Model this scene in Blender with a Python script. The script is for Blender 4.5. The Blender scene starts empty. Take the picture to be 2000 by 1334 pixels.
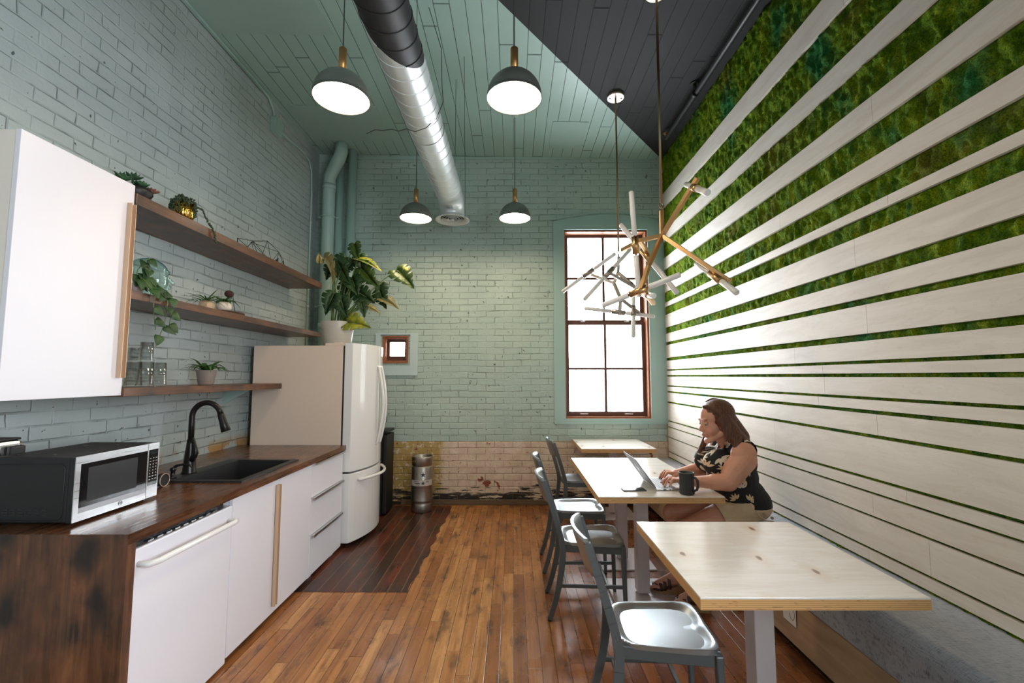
import bpy, bmesh, math, random
import numpy as np
from mathutils import Vector, Matrix, Euler
S = bpy.context.scene
COL = S.collection
PI = math.pi
# ------------------------------------------------------------------ camera
cam = bpy.data.cameras.new('camera'); co = bpy.data.objects.new('camera', cam); COL.objects.link(co)
cam.sensor_width = 36; cam.lens = 870 / 2000 * 36; cam.clip_start = .05
co.location = (0, 0, 1.5)
co.rotation_euler = (PI / 2 + math.atan(68 / 870), 0, math.atan(3 / 870))
S.camera = co
# ------------------------------------------------------------------ world, window portals, exposure
W = bpy.data.worlds.new('sky'); S.world = W; W.use_nodes = True
bg = W.node_tree.nodes['Background']
bg.inputs[0].default_value = (.89, .94, 1.0, 1); bg.inputs[1].default_value = 25.0
S.view_settings.view_transform = 'Standard'; S.view_settings.look = 'None'
S.view_settings.exposure = 0.0; S.view_settings.gamma = 1; S.view_settings.use_curve_mapping = False
def portal(name, loc, rot, sx, sy):
    l = bpy.data.lights.new(name, 'AREA'); l.shape = 'RECTANGLE'; l.size = sx; l.size_y = sy
    l.cycles.is_portal = True
    o = bpy.data.objects.new(name, l); COL.objects.link(o); o.location = loc; o.rotation_euler = rot
portal('window_portal', (1.13, 5.52, 2.15), (-PI / 2, 0, 0), 1.1, 2.4)
portal('window_portal', (-1.42, 5.52, 1.82), (-PI / 2, 0, 0), .34, .36)
portal('window_portal', (2.0, -.9, 1.95), (0, PI / 2, 0), 2.0, 1.9)

# ------------------------------------------------------------------ mesh builder
class MB:
    def __init__(s): s.bm = bmesh.new(); s.mi = 0; s.sm = False
    def _v(s, p): return s.bm.verts.new(p)
    def face(s, vs):
        try: f = s.bm.faces.new(vs)
        except ValueError: return None
        f.material_index = s.mi; f.smooth = s.sm; return f
    def box(s, a, b, M=None, bevel=0):
        (x0, y0, z0), (x1, y1, z1) = a, b
        t = bmesh.new()
        vs = [t.verts.new(p) for p in ((x0,y0,z0),(x1,y0,z0),(x1,y1,z0),(x0,y1,z0),(x0,y0,z1),(x1,y0,z1),(x1,y1,z1),(x0,y1,z1))]
        for q in ((0,3,2,1),(4,5,6,7),(0,1,5,4),(1,2,6,5),(2,3,7,6),(3,0,4,7)): t.faces.new([vs[i] for i in q])
        t.normal_update()
        if bevel:
            bmesh.ops.bevel(t, geom=list(t.edges), offset=bevel, segments=2, profile=.5, affect='EDGES')
        if M is not None: bmesh.ops.transform(t, matrix=M, verts=t.verts)
        s.merge(t); return s
    def merge(s, t):
        mp = {}
        for v in t.verts: mp[v] = s.bm.verts.new(v.co)
        for f in t.faces:
            g = s.face([mp[v] for v in f.verts])
        t.free()
    def cbox(s, c, d, M=None, bevel=0):
        return s.box([c[i]-d[i]/2 for i in range(3)], [c[i]+d[i]/2 for i in range(3)], M, bevel)
    def beam(s, p, q, w, h, up=(0,0,1), bevel=0, w2=None, h2=None):
        p = Vector(p); q = Vector(q); d = (q-p); L = d.length; d.normalize()
        u = Vector(up); x = d.cross(u)
        if x.length < 1e-4: x = d.cross(Vector((1,0,0)))
        x.normalize(); u = x.cross(d)
        w2 = w if w2 is None else w2; h2 = h if h2 is None else h2
        t = bmesh.new()
        vs = []
        for (o, ww, hh) in ((p, w, h), (q, w2, h2)):
            for a, b in ((-1,-1),(1,-1),(1,1),(-1,1)): vs.append(t.verts.new(o + x*a*ww/2 + u*b*hh/2))
        for f in ((0,1,2,3),(7,6,5,4),(0,4,5,1),(1,5,6,2),(2,6,7,3),(3,7,4,0)): t.faces.new([vs[i] for i in f])
        bmesh.ops.recalc_face_normals(t, faces=t.faces)
        if bevel: bmesh.ops.bevel(t, geom=list(t.edges), offset=bevel, segments=2, profile=.5, affect='EDGES')
        s.merge(t); return s
    def tube(s, pts, r, n=12, cap=True, smooth=True, sq=None, up=None):
        pts = [Vector(p) for p in pts]; m = len(pts)
        rs = r if isinstance(r, (list, tuple)) else [r]*m
        sm = s.sm; s.sm = smooth
        rings = []; N = None
        for i, p in enumerate(pts):
            d = (pts[min(i+1,m-1)] - pts[max(i-1,0)]).normalized()
            if N is None:
                a = Vector(up) if up else (Vector((0,0,1)) if abs(d.z) < .9 else Vector((1,0,0)))
                N = (a - d*a.dot(d)).normalized()
            else:
                N = (N - d*N.dot(d)).normalized()
            B = d.cross(N); ring = []
            for k in range(n):
                a = 2*PI*k/n; ca, sa = math.cos(a), math.sin(a)
                if sq: ca *= sq
                ring.append(s._v(p + (N*sa + B*ca)*rs[i]))
            rings.append(ring)
        for i in range(m-1):
            for k in range(n):
                s.face([rings[i][k], rings[i][(k+1)%n], rings[i+1][(k+1)%n], rings[i+1][k]])
        s.sm = False
        if cap:
            s.face(list(reversed(rings[0]))); s.face(rings[-1])
        s.sm = sm; return s
    def cyl(s, p, q, r, r2=None, n=24, cap=True): return s.tube([p, q], [r, r if r2 is None else r2], n, cap)
    def lathe(s, prof, c=(0,0,0), n=32, smooth=True, axis=None):
        sm = s.sm; s.sm = smooth; c = Vector(c)
        M = Matrix.Identity(3)
        if axis is not None: M = Vector((0,0,1)).rotation_difference(Vector(axis)).to_matrix()
        rings = []
        for (r, z) in prof:
            if r < 1e-6: rings.append([s._v(c + M @ Vector((0,0,z)))])
            else: rings.append([s._v(c + M @ Vector((r*math.cos(2*PI*k/n), r*math.sin(2*PI*k/n), z))) for k in range(n)])
        for a, b in zip(rings, rings[1:]):
            for k in range(n):
                k2 = (k+1) % n
                if len(a) == 1 and len(b) == 1: continue
                if len(a) == 1: s.face([a[0], b[k2], b[k]])
                elif len(b) == 1: s.face([a[k], a[k2], b[0]])
                else: s.face([a[k], a[k2], b[k2], b[k]])
        s.sm = sm; return s
    def sphere(s, c, r, n=16, m=10):
        rx, ry, rz = r if isinstance(r, (tuple, list)) else (r, r, r)
        sm = s.sm; s.sm = True; c = Vector(c); rings = []
        for j in range(m+1):
            t = -PI/2 + PI*j/m
            if j in (0, m): rings.append([s._v(c + Vector((0,0,rz*math.sin(t))))])
            else: rings.append([s._v(c + Vector((rx*math.cos(t)*math.cos(2*PI*k/n), ry*math.cos(t)*math.sin(2*PI*k/n), rz*math.sin(t)))) for k in range(n)])
        for a, b in zip(rings, rings[1:]):
            for k in range(n):
                k2 = (k+1) % n
                if len(a) == 1: s.face([a[0], b[k2], b[k]])
                elif len(b) == 1: s.face([a[k], a[k2], b[0]])
                else: s.face([a[k], a[k2], b[k2], b[k]])
        s.sm = sm; return s
    def prism(s, poly, f0, f1):          # poly: 2D points, f0/f1 map a 2D point to 3D
        a = [s._v(f0(p)) for p in poly]; b = [s._v(f1(p)) for p in poly]; n = len(poly)
        s.face(list(reversed(a))); s.face(b)
        for i in range(n): s.face([a[i], a[(i+1)%n], b[(i+1)%n], b[i]])
        return s
    def grid(s, fn, nu, nv, smooth=True):
        sm = s.sm; s.sm = smooth
        g = [[s._v(fn(i/nu, j/nv)) for j in range(nv+1)] for i in range(nu+1)]
        for i in range(nu):
            for j in range(nv): s.face([g[i][j], g[i+1][j], g[i+1][j+1], g[i][j+1]])
        s.sm = sm; return g
    def build(s, name, mats, parent=None, fix=True, solid=0, origin=True):
        if fix: bmesh.ops.recalc_face_normals(s.bm, faces=s.bm.faces)
        me = bpy.data.meshes.new(name); s.bm.to_mesh(me); s.bm.free()
        if not isinstance(mats, (list, tuple)): mats = [mats]
        for m in mats: me.materials.append(m)
        o = bpy.data.objects.new(name, me); COL.objects.link(o)
        if parent is not None:
            r = parent
            while r.parent: r = r.parent
            me.transform(Matrix.Translation(-Vector(r.location))); o.parent = parent
        elif origin and len(me.vertices):
            n = len(me.vertices); a = np.empty(n*3); me.vertices.foreach_get('co', a); a = a.reshape(-1, 3)
            lo, hi = a.min(0), a.max(0); c = Vector(((lo[0]+hi[0])/2, (lo[1]+hi[1])/2, lo[2]))
            me.transform(Matrix.Translation(-c)); o.location = c
        if solid:
            md = o.modifiers.new('solid', 'SOLIDIFY'); md.thickness = solid; md.offset = 0
        return o
def thing(name, label, cat, loc=(0,0,0), group=None):
    o = bpy.data.objects.new(name, None); COL.objects.link(o); o.location = loc; o.empty_display_size = .05
    o['label'] = label; o['category'] = cat
    if group: o['group'] = group
    return o
def tag(o, label, cat, group=None, kind=None):
    o['label'] = label; o['category'] = cat
    if group: o['group'] = group
    if kind: o['kind'] = kind
    return o
def struct(o): o['kind'] = 'structure'; return o
def dup(root, loc, rotz=0, label=None):
    r = root.copy(); COL.objects.link(r); r.location = loc; r.rotation_euler = (0,0,rotz)
    if label: r['label'] = label
    for ch in list(root.children):
        c = ch.copy(); COL.objects.link(c); c.parent = r
        for g in list(ch.children):
            d = g.copy(); COL.objects.link(d); d.parent = c
    return r
def text(body, size, mat, parent, M, name='lettering', depth=.0006, font_bold=False):
    cu = bpy.data.curves.new('t', 'FONT'); cu.body = body; cu.size = size; cu.extrude = depth
    cu.align_x = 'CENTER'; cu.align_y = 'CENTER'; cu.materials.append(mat)
    t = bpy.data.objects.new('t', cu); COL.objects.link(t)
    me = bpy.data.meshes.new_from_object(t.evaluated_get(bpy.context.evaluated_depsgraph_get()))
    bpy.data.objects.remove(t)
    o = bpy.data.objects.new(name, me); COL.objects.link(o)
    r = parent
    while r.parent: r = r.parent
    me.transform(M); me.transform(Matrix.Translation(-Vector(r.location))); o.parent = parent
    if not me.materials: me.materials.append(mat)
    return o
# ------------------------------------------------------------------ material helper
class N:
    def __init__(s, name):
        s.m = bpy.data.materials.new(name); s.m.use_nodes = True; s.t = s.m.node_tree; s.t.nodes.clear()
        s.out = s.t.nodes.new('ShaderNodeOutputMaterial')
    def put(s, sock, v):
        if v is None: return
        if isinstance(v, bpy.types.NodeSocket): s.t.links.new(v, sock)
        else:
            if hasattr(sock.default_value, '__len__') and len(sock.default_value) == 4 and hasattr(v, '__len__') and len(v) == 3: v = (*v, 1)
            sock.default_value = v
    def n(s, typ, ins=(), out=0, **kw):
        nd = s.t.nodes.new('ShaderNode'+typ)
        for k, v in kw.items(): setattr(nd, k, v)
        items = ins.items() if isinstance(ins, dict) else enumerate(ins)
        for k, v in items: s.put(nd.inputs[k], v)
        return nd.outputs[out]
    def pos(s): return s.n('NewGeometry', out='Position')
    def obj(s): return s.n('TexCoord', out='Object')
    def sep(s, v):
        nd = s.t.nodes.new('ShaderNodeSeparateXYZ'); s.put(nd.inputs[0], v); return nd.outputs
    def comb(s, x=0, y=0, z=0): return s.n('CombineXYZ', [x, y, z])
    def ma(s, op, a, b=0, c=None, clamp=False):
        nd = s.t.nodes.new('ShaderNodeMath'); nd.operation = op; nd.use_clamp = clamp
        s.put(nd.inputs[0], a); s.put(nd.inputs[1], b)
        if c is not None: s.put(nd.inputs[2], c)
        return nd.outputs[0]
    def noise(s, v, scale, detail=4, rough=.55, out=0, dist=0):
        return s.n('TexNoise', {'Vector': v, 'Scale': scale, 'Detail': detail, 'Roughness': rough, 'Distortion': dist}, out=out)
    def mapping(s, v, scale=(1,1,1), rot=(0,0,0), loc=(0,0,0)):
        return s.n('Mapping', {'Vector': v, 'Location': loc, 'Rotation': rot, 'Scale': scale})
    def ramp(s, f, stops, interp='LINEAR'):
        nd = s.t.nodes.new('ShaderNodeValToRGB'); s.put(nd.inputs[0], f); cr = nd.color_ramp; cr.interpolation = interp
        while len(cr.elements) < len(stops): cr.elements.new(.5)
        for e, (p, c) in zip(cr.elements, stops):
            e.position = p; e.color = (*c, 1) if hasattr(c, '__len__') else (c, c, c, 1)
        return nd.outputs[0]
    def mix(s, f, a, b, mode='MIX'):
        nd = s.t.nodes.new('ShaderNodeMix'); nd.data_type = 'RGBA'; nd.blend_type = mode
        s.put(nd.inputs[0], f); s.put(nd.inputs[6], a); s.put(nd.inputs[7], b); return nd.outputs[2]
    def bump(s, h, strength=.5, dist=.01, normal=None):
        return s.n('Bump', {'Height': h, 'Strength': strength, 'Distance': dist, 'Normal': normal} if normal is not None else {'Height': h, 'Strength': strength, 'Distance': dist})
    def bsdf(s, color=(.8,.8,.8), rough=.5, metal=0, normal=None, **kw):
        ins = {'Base Color': color, 'Roughness': rough, 'Metallic': metal}
        if normal is not None: ins['Normal'] = normal
        ins.update({k.replace('_', ' '): v for k, v in kw.items()})
        b = s.n('BsdfPrincipled', ins); s.t.links.new(b, s.out.inputs[0]); return s.m
def simple(name, color, rough=.5, metal=0, **kw): return N(name).bsdf(color, rough, metal, **kw)
def sr(r, g, b):
    f = lambda c: ((c/255+.055)/1.055)**2.4 if c > 10 else c/255/12.92
    return (f(r), f(g), f(b))

# ------------------------------------------------------------------ materials
MINT = (.44, .59, .535); DARKP = (.011, .011, .012)
def paint_side(n, p):     # 1 where the dark paint covers ceiling and duct
    x, y, z = n.sep(p)
    return n.ma('LESS_THAN', n.ma('SUBTRACT', y, n.ma('MULTIPLY', x, 1.186)), 3.157)
def brick_mat(name, axis, lower=False):
    n = N(name); p = n.pos(); x, y, z = n.sep(p)
    h = x if axis == 'x' else y
    w = n.noise(p, 1.4, 2); w2 = n.noise(p, 9, 3)
    hh = n.ma('ADD', h, n.ma('MULTIPLY', w2, .022)); zz = n.ma('ADD', z, n.ma('ADD', n.ma('MULTIPLY', w, .03), n.ma('MULTIPLY', w2, .010)))
    v = n.comb(hh, zz, 0)
    b = n.t.nodes.new('ShaderNodeTexBrick'); n.put(b.inputs['Vector'], v)
    b.inputs['Scale'].default_value = 1; b.inputs['Brick Width'].default_value = .215; b.inputs['Row Height'].default_value = .0745
    b.inputs['Mortar Size'].default_value = .0075; b.inputs['Mortar Smooth'].default_value = 1.0
    b.inputs['Color1'].default_value = (0,0,0,1); b.inputs['Color2'].default_value = (1,1,1,1)
    mort = b.outputs['Fac']; rnd = b.outputs['Color']
    rough_n = n.noise(p, 38, 5, .6); pits = n.noise(p, 24, 3, .5)
    fill = n.ramp(n.noise(p, 5, 3), [(.40, .08), (.66, 1)])        # paint fills some joints
    m2 = n.ma('MULTIPLY', mort, fill)
    pit = n.ramp(pits, [(.70, 0), (.735, 1)])
    height = n.ma('SUBTRACT', n.ma('ADD', n.ma('MULTIPLY', rough_n, .28), n.ma('MULTIPLY', n.sep(rnd)[0], .22)), n.ma('ADD', n.ma('MULTIPLY', m2, .70), n.ma('MULTIPLY', pit, .9)))
    nor = n.bump(height, 1.0, .012)
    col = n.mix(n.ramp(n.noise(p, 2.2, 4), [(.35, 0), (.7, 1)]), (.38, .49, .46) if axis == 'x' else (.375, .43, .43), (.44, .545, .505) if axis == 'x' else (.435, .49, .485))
    crack = n.ma('MULTIPLY', n.ramp(mort, [(.75, 0), (1, 1)]), n.ramp(n.noise(p, 7, 4, .7), [(.56, 0), (.64, 1)]))
    col = n.mix(n.ma('MULTIPLY', crack, .75), col, (.05, .06, .06))
    col = n.mix(n.ma('MULTIPLY', pit, .8), col, (.06, .07, .07))
    if axis == 'y':    # left wall: ochre bare patches just above the counter
        f = n.ma('MULTIPLY', n.ramp(n.noise(p, 6.5, 4), [(.5, 0), (.53, 1)]), n.ramp(z, [(.93, 1), (1.12, 0)]))
        f = n.ma('MULTIPLY', f, n.ramp(n.ma('MULTIPLY', y, .2), [(.52, 0), (.70, 1)]))
        col = n.mix(f, col, (.42, .25, .10))
    if lower:
        edge = n.ma('ADD', z, n.ma('MULTIPLY', n.ma('SUBTRACT', n.noise(p, 16, 4), .5), .02))
        low = n.ma('LESS_THAN', edge, .735)
        base = n.mix(n.ramp(n.noise(p, 9, 5, .65), [(.40, 0), (.62, 1)]), (.60, .47, .36), (.70, .58, .48))
        oc = n.ma('MULTIPLY', n.ramp(n.noise(p, 17, 5, .7), [(.40, 0), (.47, 1)]), n.ramp(n.ma('ADD', n.ma('MULTIPLY', x, -.5), n.ma('MULTIPLY', n.noise(p, 4, 3), .12)), [(.46, 0), (.50, 1)]))
        base = n.mix(oc, base, (.42, .29, .095))
        redz = n.ma('SUBTRACT', 1, n.ma('MULTIPLY', n.n('VectorMath', [n.comb(n.ma('MULTIPLY', n.ma('ADD', x, .27), .8), n.ma('MULTIPLY', n.ma('SUBTRACT', z, .24), 1.3), 0)], operation='LENGTH', out='Value'), 5.0), clamp=True)
        rn = n.ramp(n.ma('ADD', n.noise(p, 13, 4, .6), n.ma('MULTIPLY', redz, .20)), [(.66, 0), (.675, 1)])
        base = n.mix(rn, base, (.23, .06, .03))
        spk = n.ramp(n.noise(p, 34, 4, .7), [(.645, 0), (.67, 1)])
        base = n.mix(n.ma('MULTIPLY', spk, .75), base, (.16, .09, .06))
        bk = n.ramp(n.ma('SUBTRACT', n.noise(n.mapping(p, (3, 3, 22)), 1.6, 4, .65), n.ma('MULTIPLY', z, 1.35)), [(.30, 0), (.345, 1)])
        base = n.mix(bk, base, (.018, .015, .013))
        base = n.mix(n.ma('MULTIPLY', mort, .35), base, (.28, .2, .15))
        # bare peeling brick below the paint edge
        col = n.mix(low, col, base)
    return n.bsdf(col, n.ramp(rough_n, [(.3, .38), (.7, .55)]), 0, nor)
M_BACK = brick_mat('painted brick back', 'x', True)
M_LEFT = brick_mat('painted brick left', 'y')
def ceiling_mat():
    n = N('beadboard ceiling'); p = n.pos(); x, y, z = n.sep(p)
    d = paint_side(n, p)
    wid = n.n('TexWhiteNoise', [None, n.ma('FLOOR', n.ma('DIVIDE', x, .118))], noise_dimensions='1D')
    g = n.ma('ABSOLUTE', n.ma('SUBTRACT', n.ma('FRACT', n.ma('DIVIDE', x, .118)), .5))
    groove = n.ramp(g, [(.472, 0), (.488, 1)])
    row = n.ma('FLOOR', n.ma('ADD', n.ma('DIVIDE', x, .118), .0))
    rr = n.n('TexWhiteNoise', {'W': row}, noise_dimensions='1D')
    yy = n.ma('FRACT', n.ma('DIVIDE', n.ma('ADD', y, n.ma('MULTIPLY', rr, 7)), 2.3))
    butt = n.ramp(yy, [(.0, 1), (.0035, 1), (.005, 0)])
    gr = n.ma('MAXIMUM', groove, butt)
    h = n.ma('SUBTRACT', n.ma('MULTIPLY', n.noise(p, 30, 3), .12), gr)
    c1 = n.mix(n.noise(p, 3, 3), (.34, .50, .455), (.40, .56, .51)); c1 = n.mix(n.ma('MULTIPLY', gr, .85), c1, (.06, .09, .085))
    c2 = n.mix(n.ma('MULTIPLY', gr, .9), DARKP, (.003, .003, .003))
    return n.bsdf(n.mix(d, c1, c2), n.mix(d, (.42,)*3, (.75,)*3), 0, n.bump(h, .7, .008))
M_CEIL = ceiling_mat()
M_MINT = N('mint paint'); _p = M_MINT.pos(); M_MINT = M_MINT.bsdf(M_MINT.mix(M_MINT.noise(_p, 6, 3), (.33,.48,.44), (.39,.53,.49)), .42, 0, M_MINT.bump(M_MINT.noise(_p, 40, 3), .25, .004))
M_FRAMEP = simple('window casing paint', (.34, .49, .47), .4)
M_PALECASE = simple('pale blue casing paint', (.50, .62, .64), .4)
M_DARK = simple('dark ceiling paint', DARKP, .5)
def duct_mat():
    n = N('galvanised duct'); p = n.pos(); d = paint_side(n, p)
    c = n.mix(n.noise(p, 4, 3), (.72, .76, .77), (.84, .87, .88))
    return n.bsdf(n.mix(d, c, DARKP), n.mix(d, (.38,)*3, (.55,)*3), n.ma('MULTIPLY', n.ma('SUBTRACT', 1, d), .55), n.bump(n.noise(p, 14, 2), .12, .01))
M_DUCT = duct_mat()
def floor_mat(dark):
    n = N('dark floor boards' if dark else 'heart pine floor'); p = n.pos(); x, y, z = n.sep(p)
    w = .098 if dark else .0735
    row = n.ma('FLOOR', n.ma('DIVIDE', x, w)); fr = n.ma('FRACT', n.ma('DIVIDE', x, w))
    rr = n.n('TexWhiteNoise', {'W': row}, noise_dimensions='1D')
    ly = n.ma('DIVIDE', n.ma('ADD', y, n.ma('MULTIPLY', rr, 9)), 1.25 if not dark else 3.0)
    colr = n.n('TexWhiteNoise', {'Vector': n.comb(row, n.ma('FLOOR', ly), 0)}, noise_dimensions='2D')
    gap = n.ma('MAXIMUM', n.ramp(n.ma('ABSOLUTE', n.ma('SUBTRACT', fr, .5)), [(.462, 0), (.485, 1)]), n.ramp(n.ma('FRACT', ly), [(0, 1), (.0015, 1), (.003, 0)]))
    v = n.n('VectorMath', [p, n.comb(n.ma('MULTIPLY', colr, 13), n.ma('MULTIPLY', rr, 31), 0)], operation='ADD')
    grain = n.noise(n.mapping(v, (34, 1.6, 1)), 1.0, 6, .65, dist=.4)
    fine = n.noise(n.mapping(v, (190, 7, 1)), 1.0, 3, .6)
    if dark:
        c = n.ramp(colr, [(0, (.020,.010,.008)), (.35, (.075,.018,.010)), (.7, (.15,.032,.014)), (1, (.030,.012,.009))])
        c = n.mix(n.ramp(n.noise(n.mapping(p, (3, 1, 1)), 3.2, 4, .6), [(.45, 0), (.62, 1)]), c, (.022,.015,.012))
        c = n.mix(n.ma('MULTIPLY', n.ramp(grain, [(.4, 0), (.7, 1)]), .35), c, (.13,.045,.02))
        c = n.mix(n.ma('MULTIPLY', gap, .75), c, (.22,.14,.09))
        return n.bsdf(c, n.ramp(grain, [(.3, .24), (.7, .40)]), 0, n.bump(n.ma('ADD', n.ma('MULTIPLY', fine, .1), gap), -.3, .003))
    c = n.ramp(colr, [(0, (.30,.115,.035)), (.3, (.44,.185,.055)), (.65, (.53,.24,.075)), (1, (.60,.30,.105))])
    c = n.mix(n.ma('MULTIPLY', n.ramp(grain, [(.38, 0), (.68, 1)]), .7), c, (.17,.05,.015)); c = n.mix(n.ma('MULTIPLY', n.ramp(fine, [(.48, 0), (.72, 1)]), .30), c, (.12,.035,.012))
    redder = n.ramp(n.ma('ADD', n.ma('MULTIPLY', x, .5), n.ma('MULTIPLY', n.noise(p, 1.2, 2), .5)), [(.22, 0), (.55, 1)])
    c = n.mix(n.ma('MULTIPLY', redder, .8), c, n.mix(colr, (.12,.035,.014), (.26,.085,.03)))
    st = n.ramp(n.noise(n.mapping(p, (2.4, .7, 1)), 4.2, 5, .65), [(.53, 0), (.66, 1)])
    c = n.mix(n.ma('MULTIPLY', st, .75), c, (.06,.028,.016))
    bl = n.ramp(n.noise(n.mapping(v, (9, 2.2, 1)), 1.3, 3, .6), [(.66, 0), (.73, 1)])
    c = n.mix(n.ma('MULTIPLY', bl, .8), c, (.03,.018,.014))
    c = n.mix(n.ma('MULTIPLY', gap, .85), c, (.03,.014,.008))
    r = n.ramp(n.noise(p, 5, 4), [(.3, .20), (.7, .36)])
    return n.bsdf(c, r, 0, n.bump(n.ma('ADD', n.ma('MULTIPLY', fine, .12), n.ma('MULTIPLY', gap, -1)), .35, .003))
M_FLOOR = floor_mat(False); M_FLOORD = floor_mat(True)
def stained_mat(name, knots, light=1.0, rough=.22):
    n = N(name); p = n.pos()
    v = n.mapping(p, (6, 1.3, 6) if not knots else (5, 5, 1.2))
    g = n.noise(v, 2.2, 6, .6, dist=.8); g2 = n.noise(n.mapping(p, (50, 4, 50) if not knots else (60, 60, 4)), 1, 4, .6)
    blot = n.noise(p, 5.5 if knots else 4, 4, .6)
    c = n.ramp(g, [(.25, (.035,.012,.006)), (.5, (.105,.036,.014)), (.75, (.20,.080,.030))])
    c = n.mix(n.ramp(blot, [(.42, 0), (.68, 1)]), c, (.020,.009,.006))
    c = n.mix(n.ma('MULTIPLY', n.ramp(g2, [(.4, 0), (.8, 1)]), .45), c, (.26,.12,.05))
    if knots:
        bx, by, bz = n.sep(p)
        stave = n.n('TexWhiteNoise', {'W': n.ma('FLOOR', n.ma('DIVIDE', bx, .145))}, noise_dimensions='1D')
        c = n.mix(n.ma('MULTIPLY', stave, .35), c, (.02,.010,.006))
        vo = n.n('TexVoronoi', {'Vector': n.mapping(n.n('VectorMath', [n.comb(bx, bz, 0), n.n('VectorMath', [n.noise(p, 6, 3, out=1), (.12,.12,0)], operation='MULTIPLY')], operation='ADD'), (4.2, 2.6, 1)), 'Scale': 1.0}, out=0, voronoi_dimensions='2D')
        c = n.mix(n.ramp(vo, [(.10, 1), (.30, 0)]), c, (.012,.006,.004))
    if light != 1: c = n.mix(1.0, c, (light, light, light), 'MULTIPLY')
    return n.bsdf(c, n.ramp(g2, [(.3, rough), (.7, rough+.14)]), 0, n.bump(g2, .12, .002), Coat_Weight=.25, Coat_Roughness=.12)
M_WORKTOP = stained_mat('stained worktop', False)
M_PANEL = stained_mat('stained knotty panel', True, 1.25, .45)
M_SHELF = stained_mat('stained shelf', False, 1.1, .4)
def ply_mat(name, c1, c2, rough, knots=False, axis='Y', coat=0):
    n = N(name); p = n.pos()
    sc = (7, 1.1, 7) if axis == 'Y' else (1.1, 7, 7)
    g = n.noise(n.mapping(p, sc), 1.7, 5, .55, dist=1.4)
    fine = n.noise(n.mapping(p, (130, 9, 130) if axis == 'Y' else (9, 130, 130)), 1, 3, .6)
    rings = n.ramp(n.ma('FRACT', n.ma('MULTIPLY', g, 9)), [(0, 0), (.42, 0), (.5, 1), (.58, 0), (1, 0)])
    c = n.mix(n.ramp(g, [(.35, 0), (.65, 1)]), c1, c2)
    c = n.mix(n.ma('MULTIPLY', rings, .16), c, (.45, .33, .24))
    c = n.mix(n.ma('MULTIPLY', n.ramp(fine, [(.5, 0), (.75, 1)]), .10), c, (.5, .38, .28))
    if knots:
        d = n.n('VectorMath', [p, n.n('VectorMath', [n.noise(p, 5, 2, out=1), (.09, .09, .09)], operation='MULTIPLY')], operation='ADD')
        vo = n.n('TexVoronoi', {'Vector': n.mapping(d, (4.4, 1.9, 1), (0, 0, .45)), 'Scale': 1.0, 'Randomness': 1.0}, out=0, voronoi_dimensions='2D')
        c = n.mix(n.ma('MULTIPLY', n.ramp(vo, [(.05, 1), (.22, 0)]), .30), c, (.66, .42, .24))
        c = n.mix(n.ma('MULTIPLY', n.ramp(vo, [(.030, 1), (.055, 0)]), .85), c, (.16, .08, .04))
    return n.bsdf(c, rough, 0, n.bump(fine, .05, .002), Coat_Weight=coat, Coat_Roughness=.15)
M_BOARD = ply_mat('whitewashed plywood board', (.67,.60,.52), (.76,.70,.625), .5)
M_TABLETOP = ply_mat('varnished birch tabletop', (.76,.70,.63), (.84,.80,.75), .22, True, 'X', .5)
M_BENCHPLY = ply_mat('bench plywood', (.34,.22,.13), (.44,.30,.18), .5)
def plyedge_mat():
    n = N('plywood edge'); p = n.pos(); x, y, z = n.sep(p)
    l = n.ma('FRACT', n.ma('ADD', n.ma('MULTIPLY', z, 150), n.ma('MULTIPLY', n.noise(p, 2, 2), .5)))
    c = n.ramp(l, [(.0, (.62,.33,.12)), (.45, (.74,.44,.19)), (.62, (.22,.085,.03)), (.85, (.70,.40,.16)), (1, (.62,.33,.12))])
    c = n.mix(n.ramp(n.noise(n.mapping(p, (20, 20, 200)), 1, 3), [(.62, 0), (.7, .8)]), c, (.10,.04,.02))
    return n.bsdf(c, .45)
M_PLYEDGE = plyedge_mat()
def moss_mat():
    n = N('preserved moss'); p = n.pos()
    v = n.noise(p, 150, 4, .75); big = n.noise(n.mapping(p, (1, 1, .55)), 2.6, 4, .6); mid = n.noise(n.mapping(p, (1, 1.5, .7)), 11, 7, .72)
    c = n.ramp(mid, [(.34, (.040,.125,.003)), (.49, (.165,.31,.006)), (.63, (.38,.48,.015))])
    c = n.mix(n.ramp(big, [(.56, 0), (.68, .9)]), c, (.02,.22,.065))
    c = n.mix(n.ramp(n.noise(p, 2.1, 3, .5, dist=.6), [(.56, 0), (.70, .75)]), c, (.24,.21,.025))
    c = n.mix(n.ramp(v, [(.40, .7), (.56, 0)]), c, (.012,.035,.004))
    return n.bsdf(c, .85, 0, n.bump(v, 1.0, .012), Specular_IOR_Level=.1)
M_MOSS = moss_mat()
M_WHITE = simple('white lacquer', (.78,.77,.84), .32)
M_WHITEGL = simple('white enamel', (.80,.80,.81), .16)
M_FRIDGE_SIDE = N('textured fridge side'); M_FRIDGE_SIDE = M_FRIDGE_SIDE  .bsdf((.76,.62,.52), .42, 0, M_FRIDGE_SIDE.bump(M_FRIDGE_SIDE.noise(M_FRIDGE_SIDE.pos(), 420, 2), .25, .001))  # white side panel; the beige of the warm lamp light is put into its colour
M_WARMTINT = simple('pull tinted by warm light', (.62,.44,.30), .4, .35)  # white aluminium pulls, with the tan of warm light painted into the colour
M_ALU = simple('aluminium', (.72,.72,.74), .3, 1)
M_BLACK = simple('black plastic', (.010,.010,.011), .5)
M_BLACKG = simple('black glass', (.008,.008,.009), .08)
M_SINK = simple('black composite', (.022,.022,.024), .42)
M_BRONZE = simple('matte black bronze', (.020,.018,.017), .32, .5)
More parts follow.
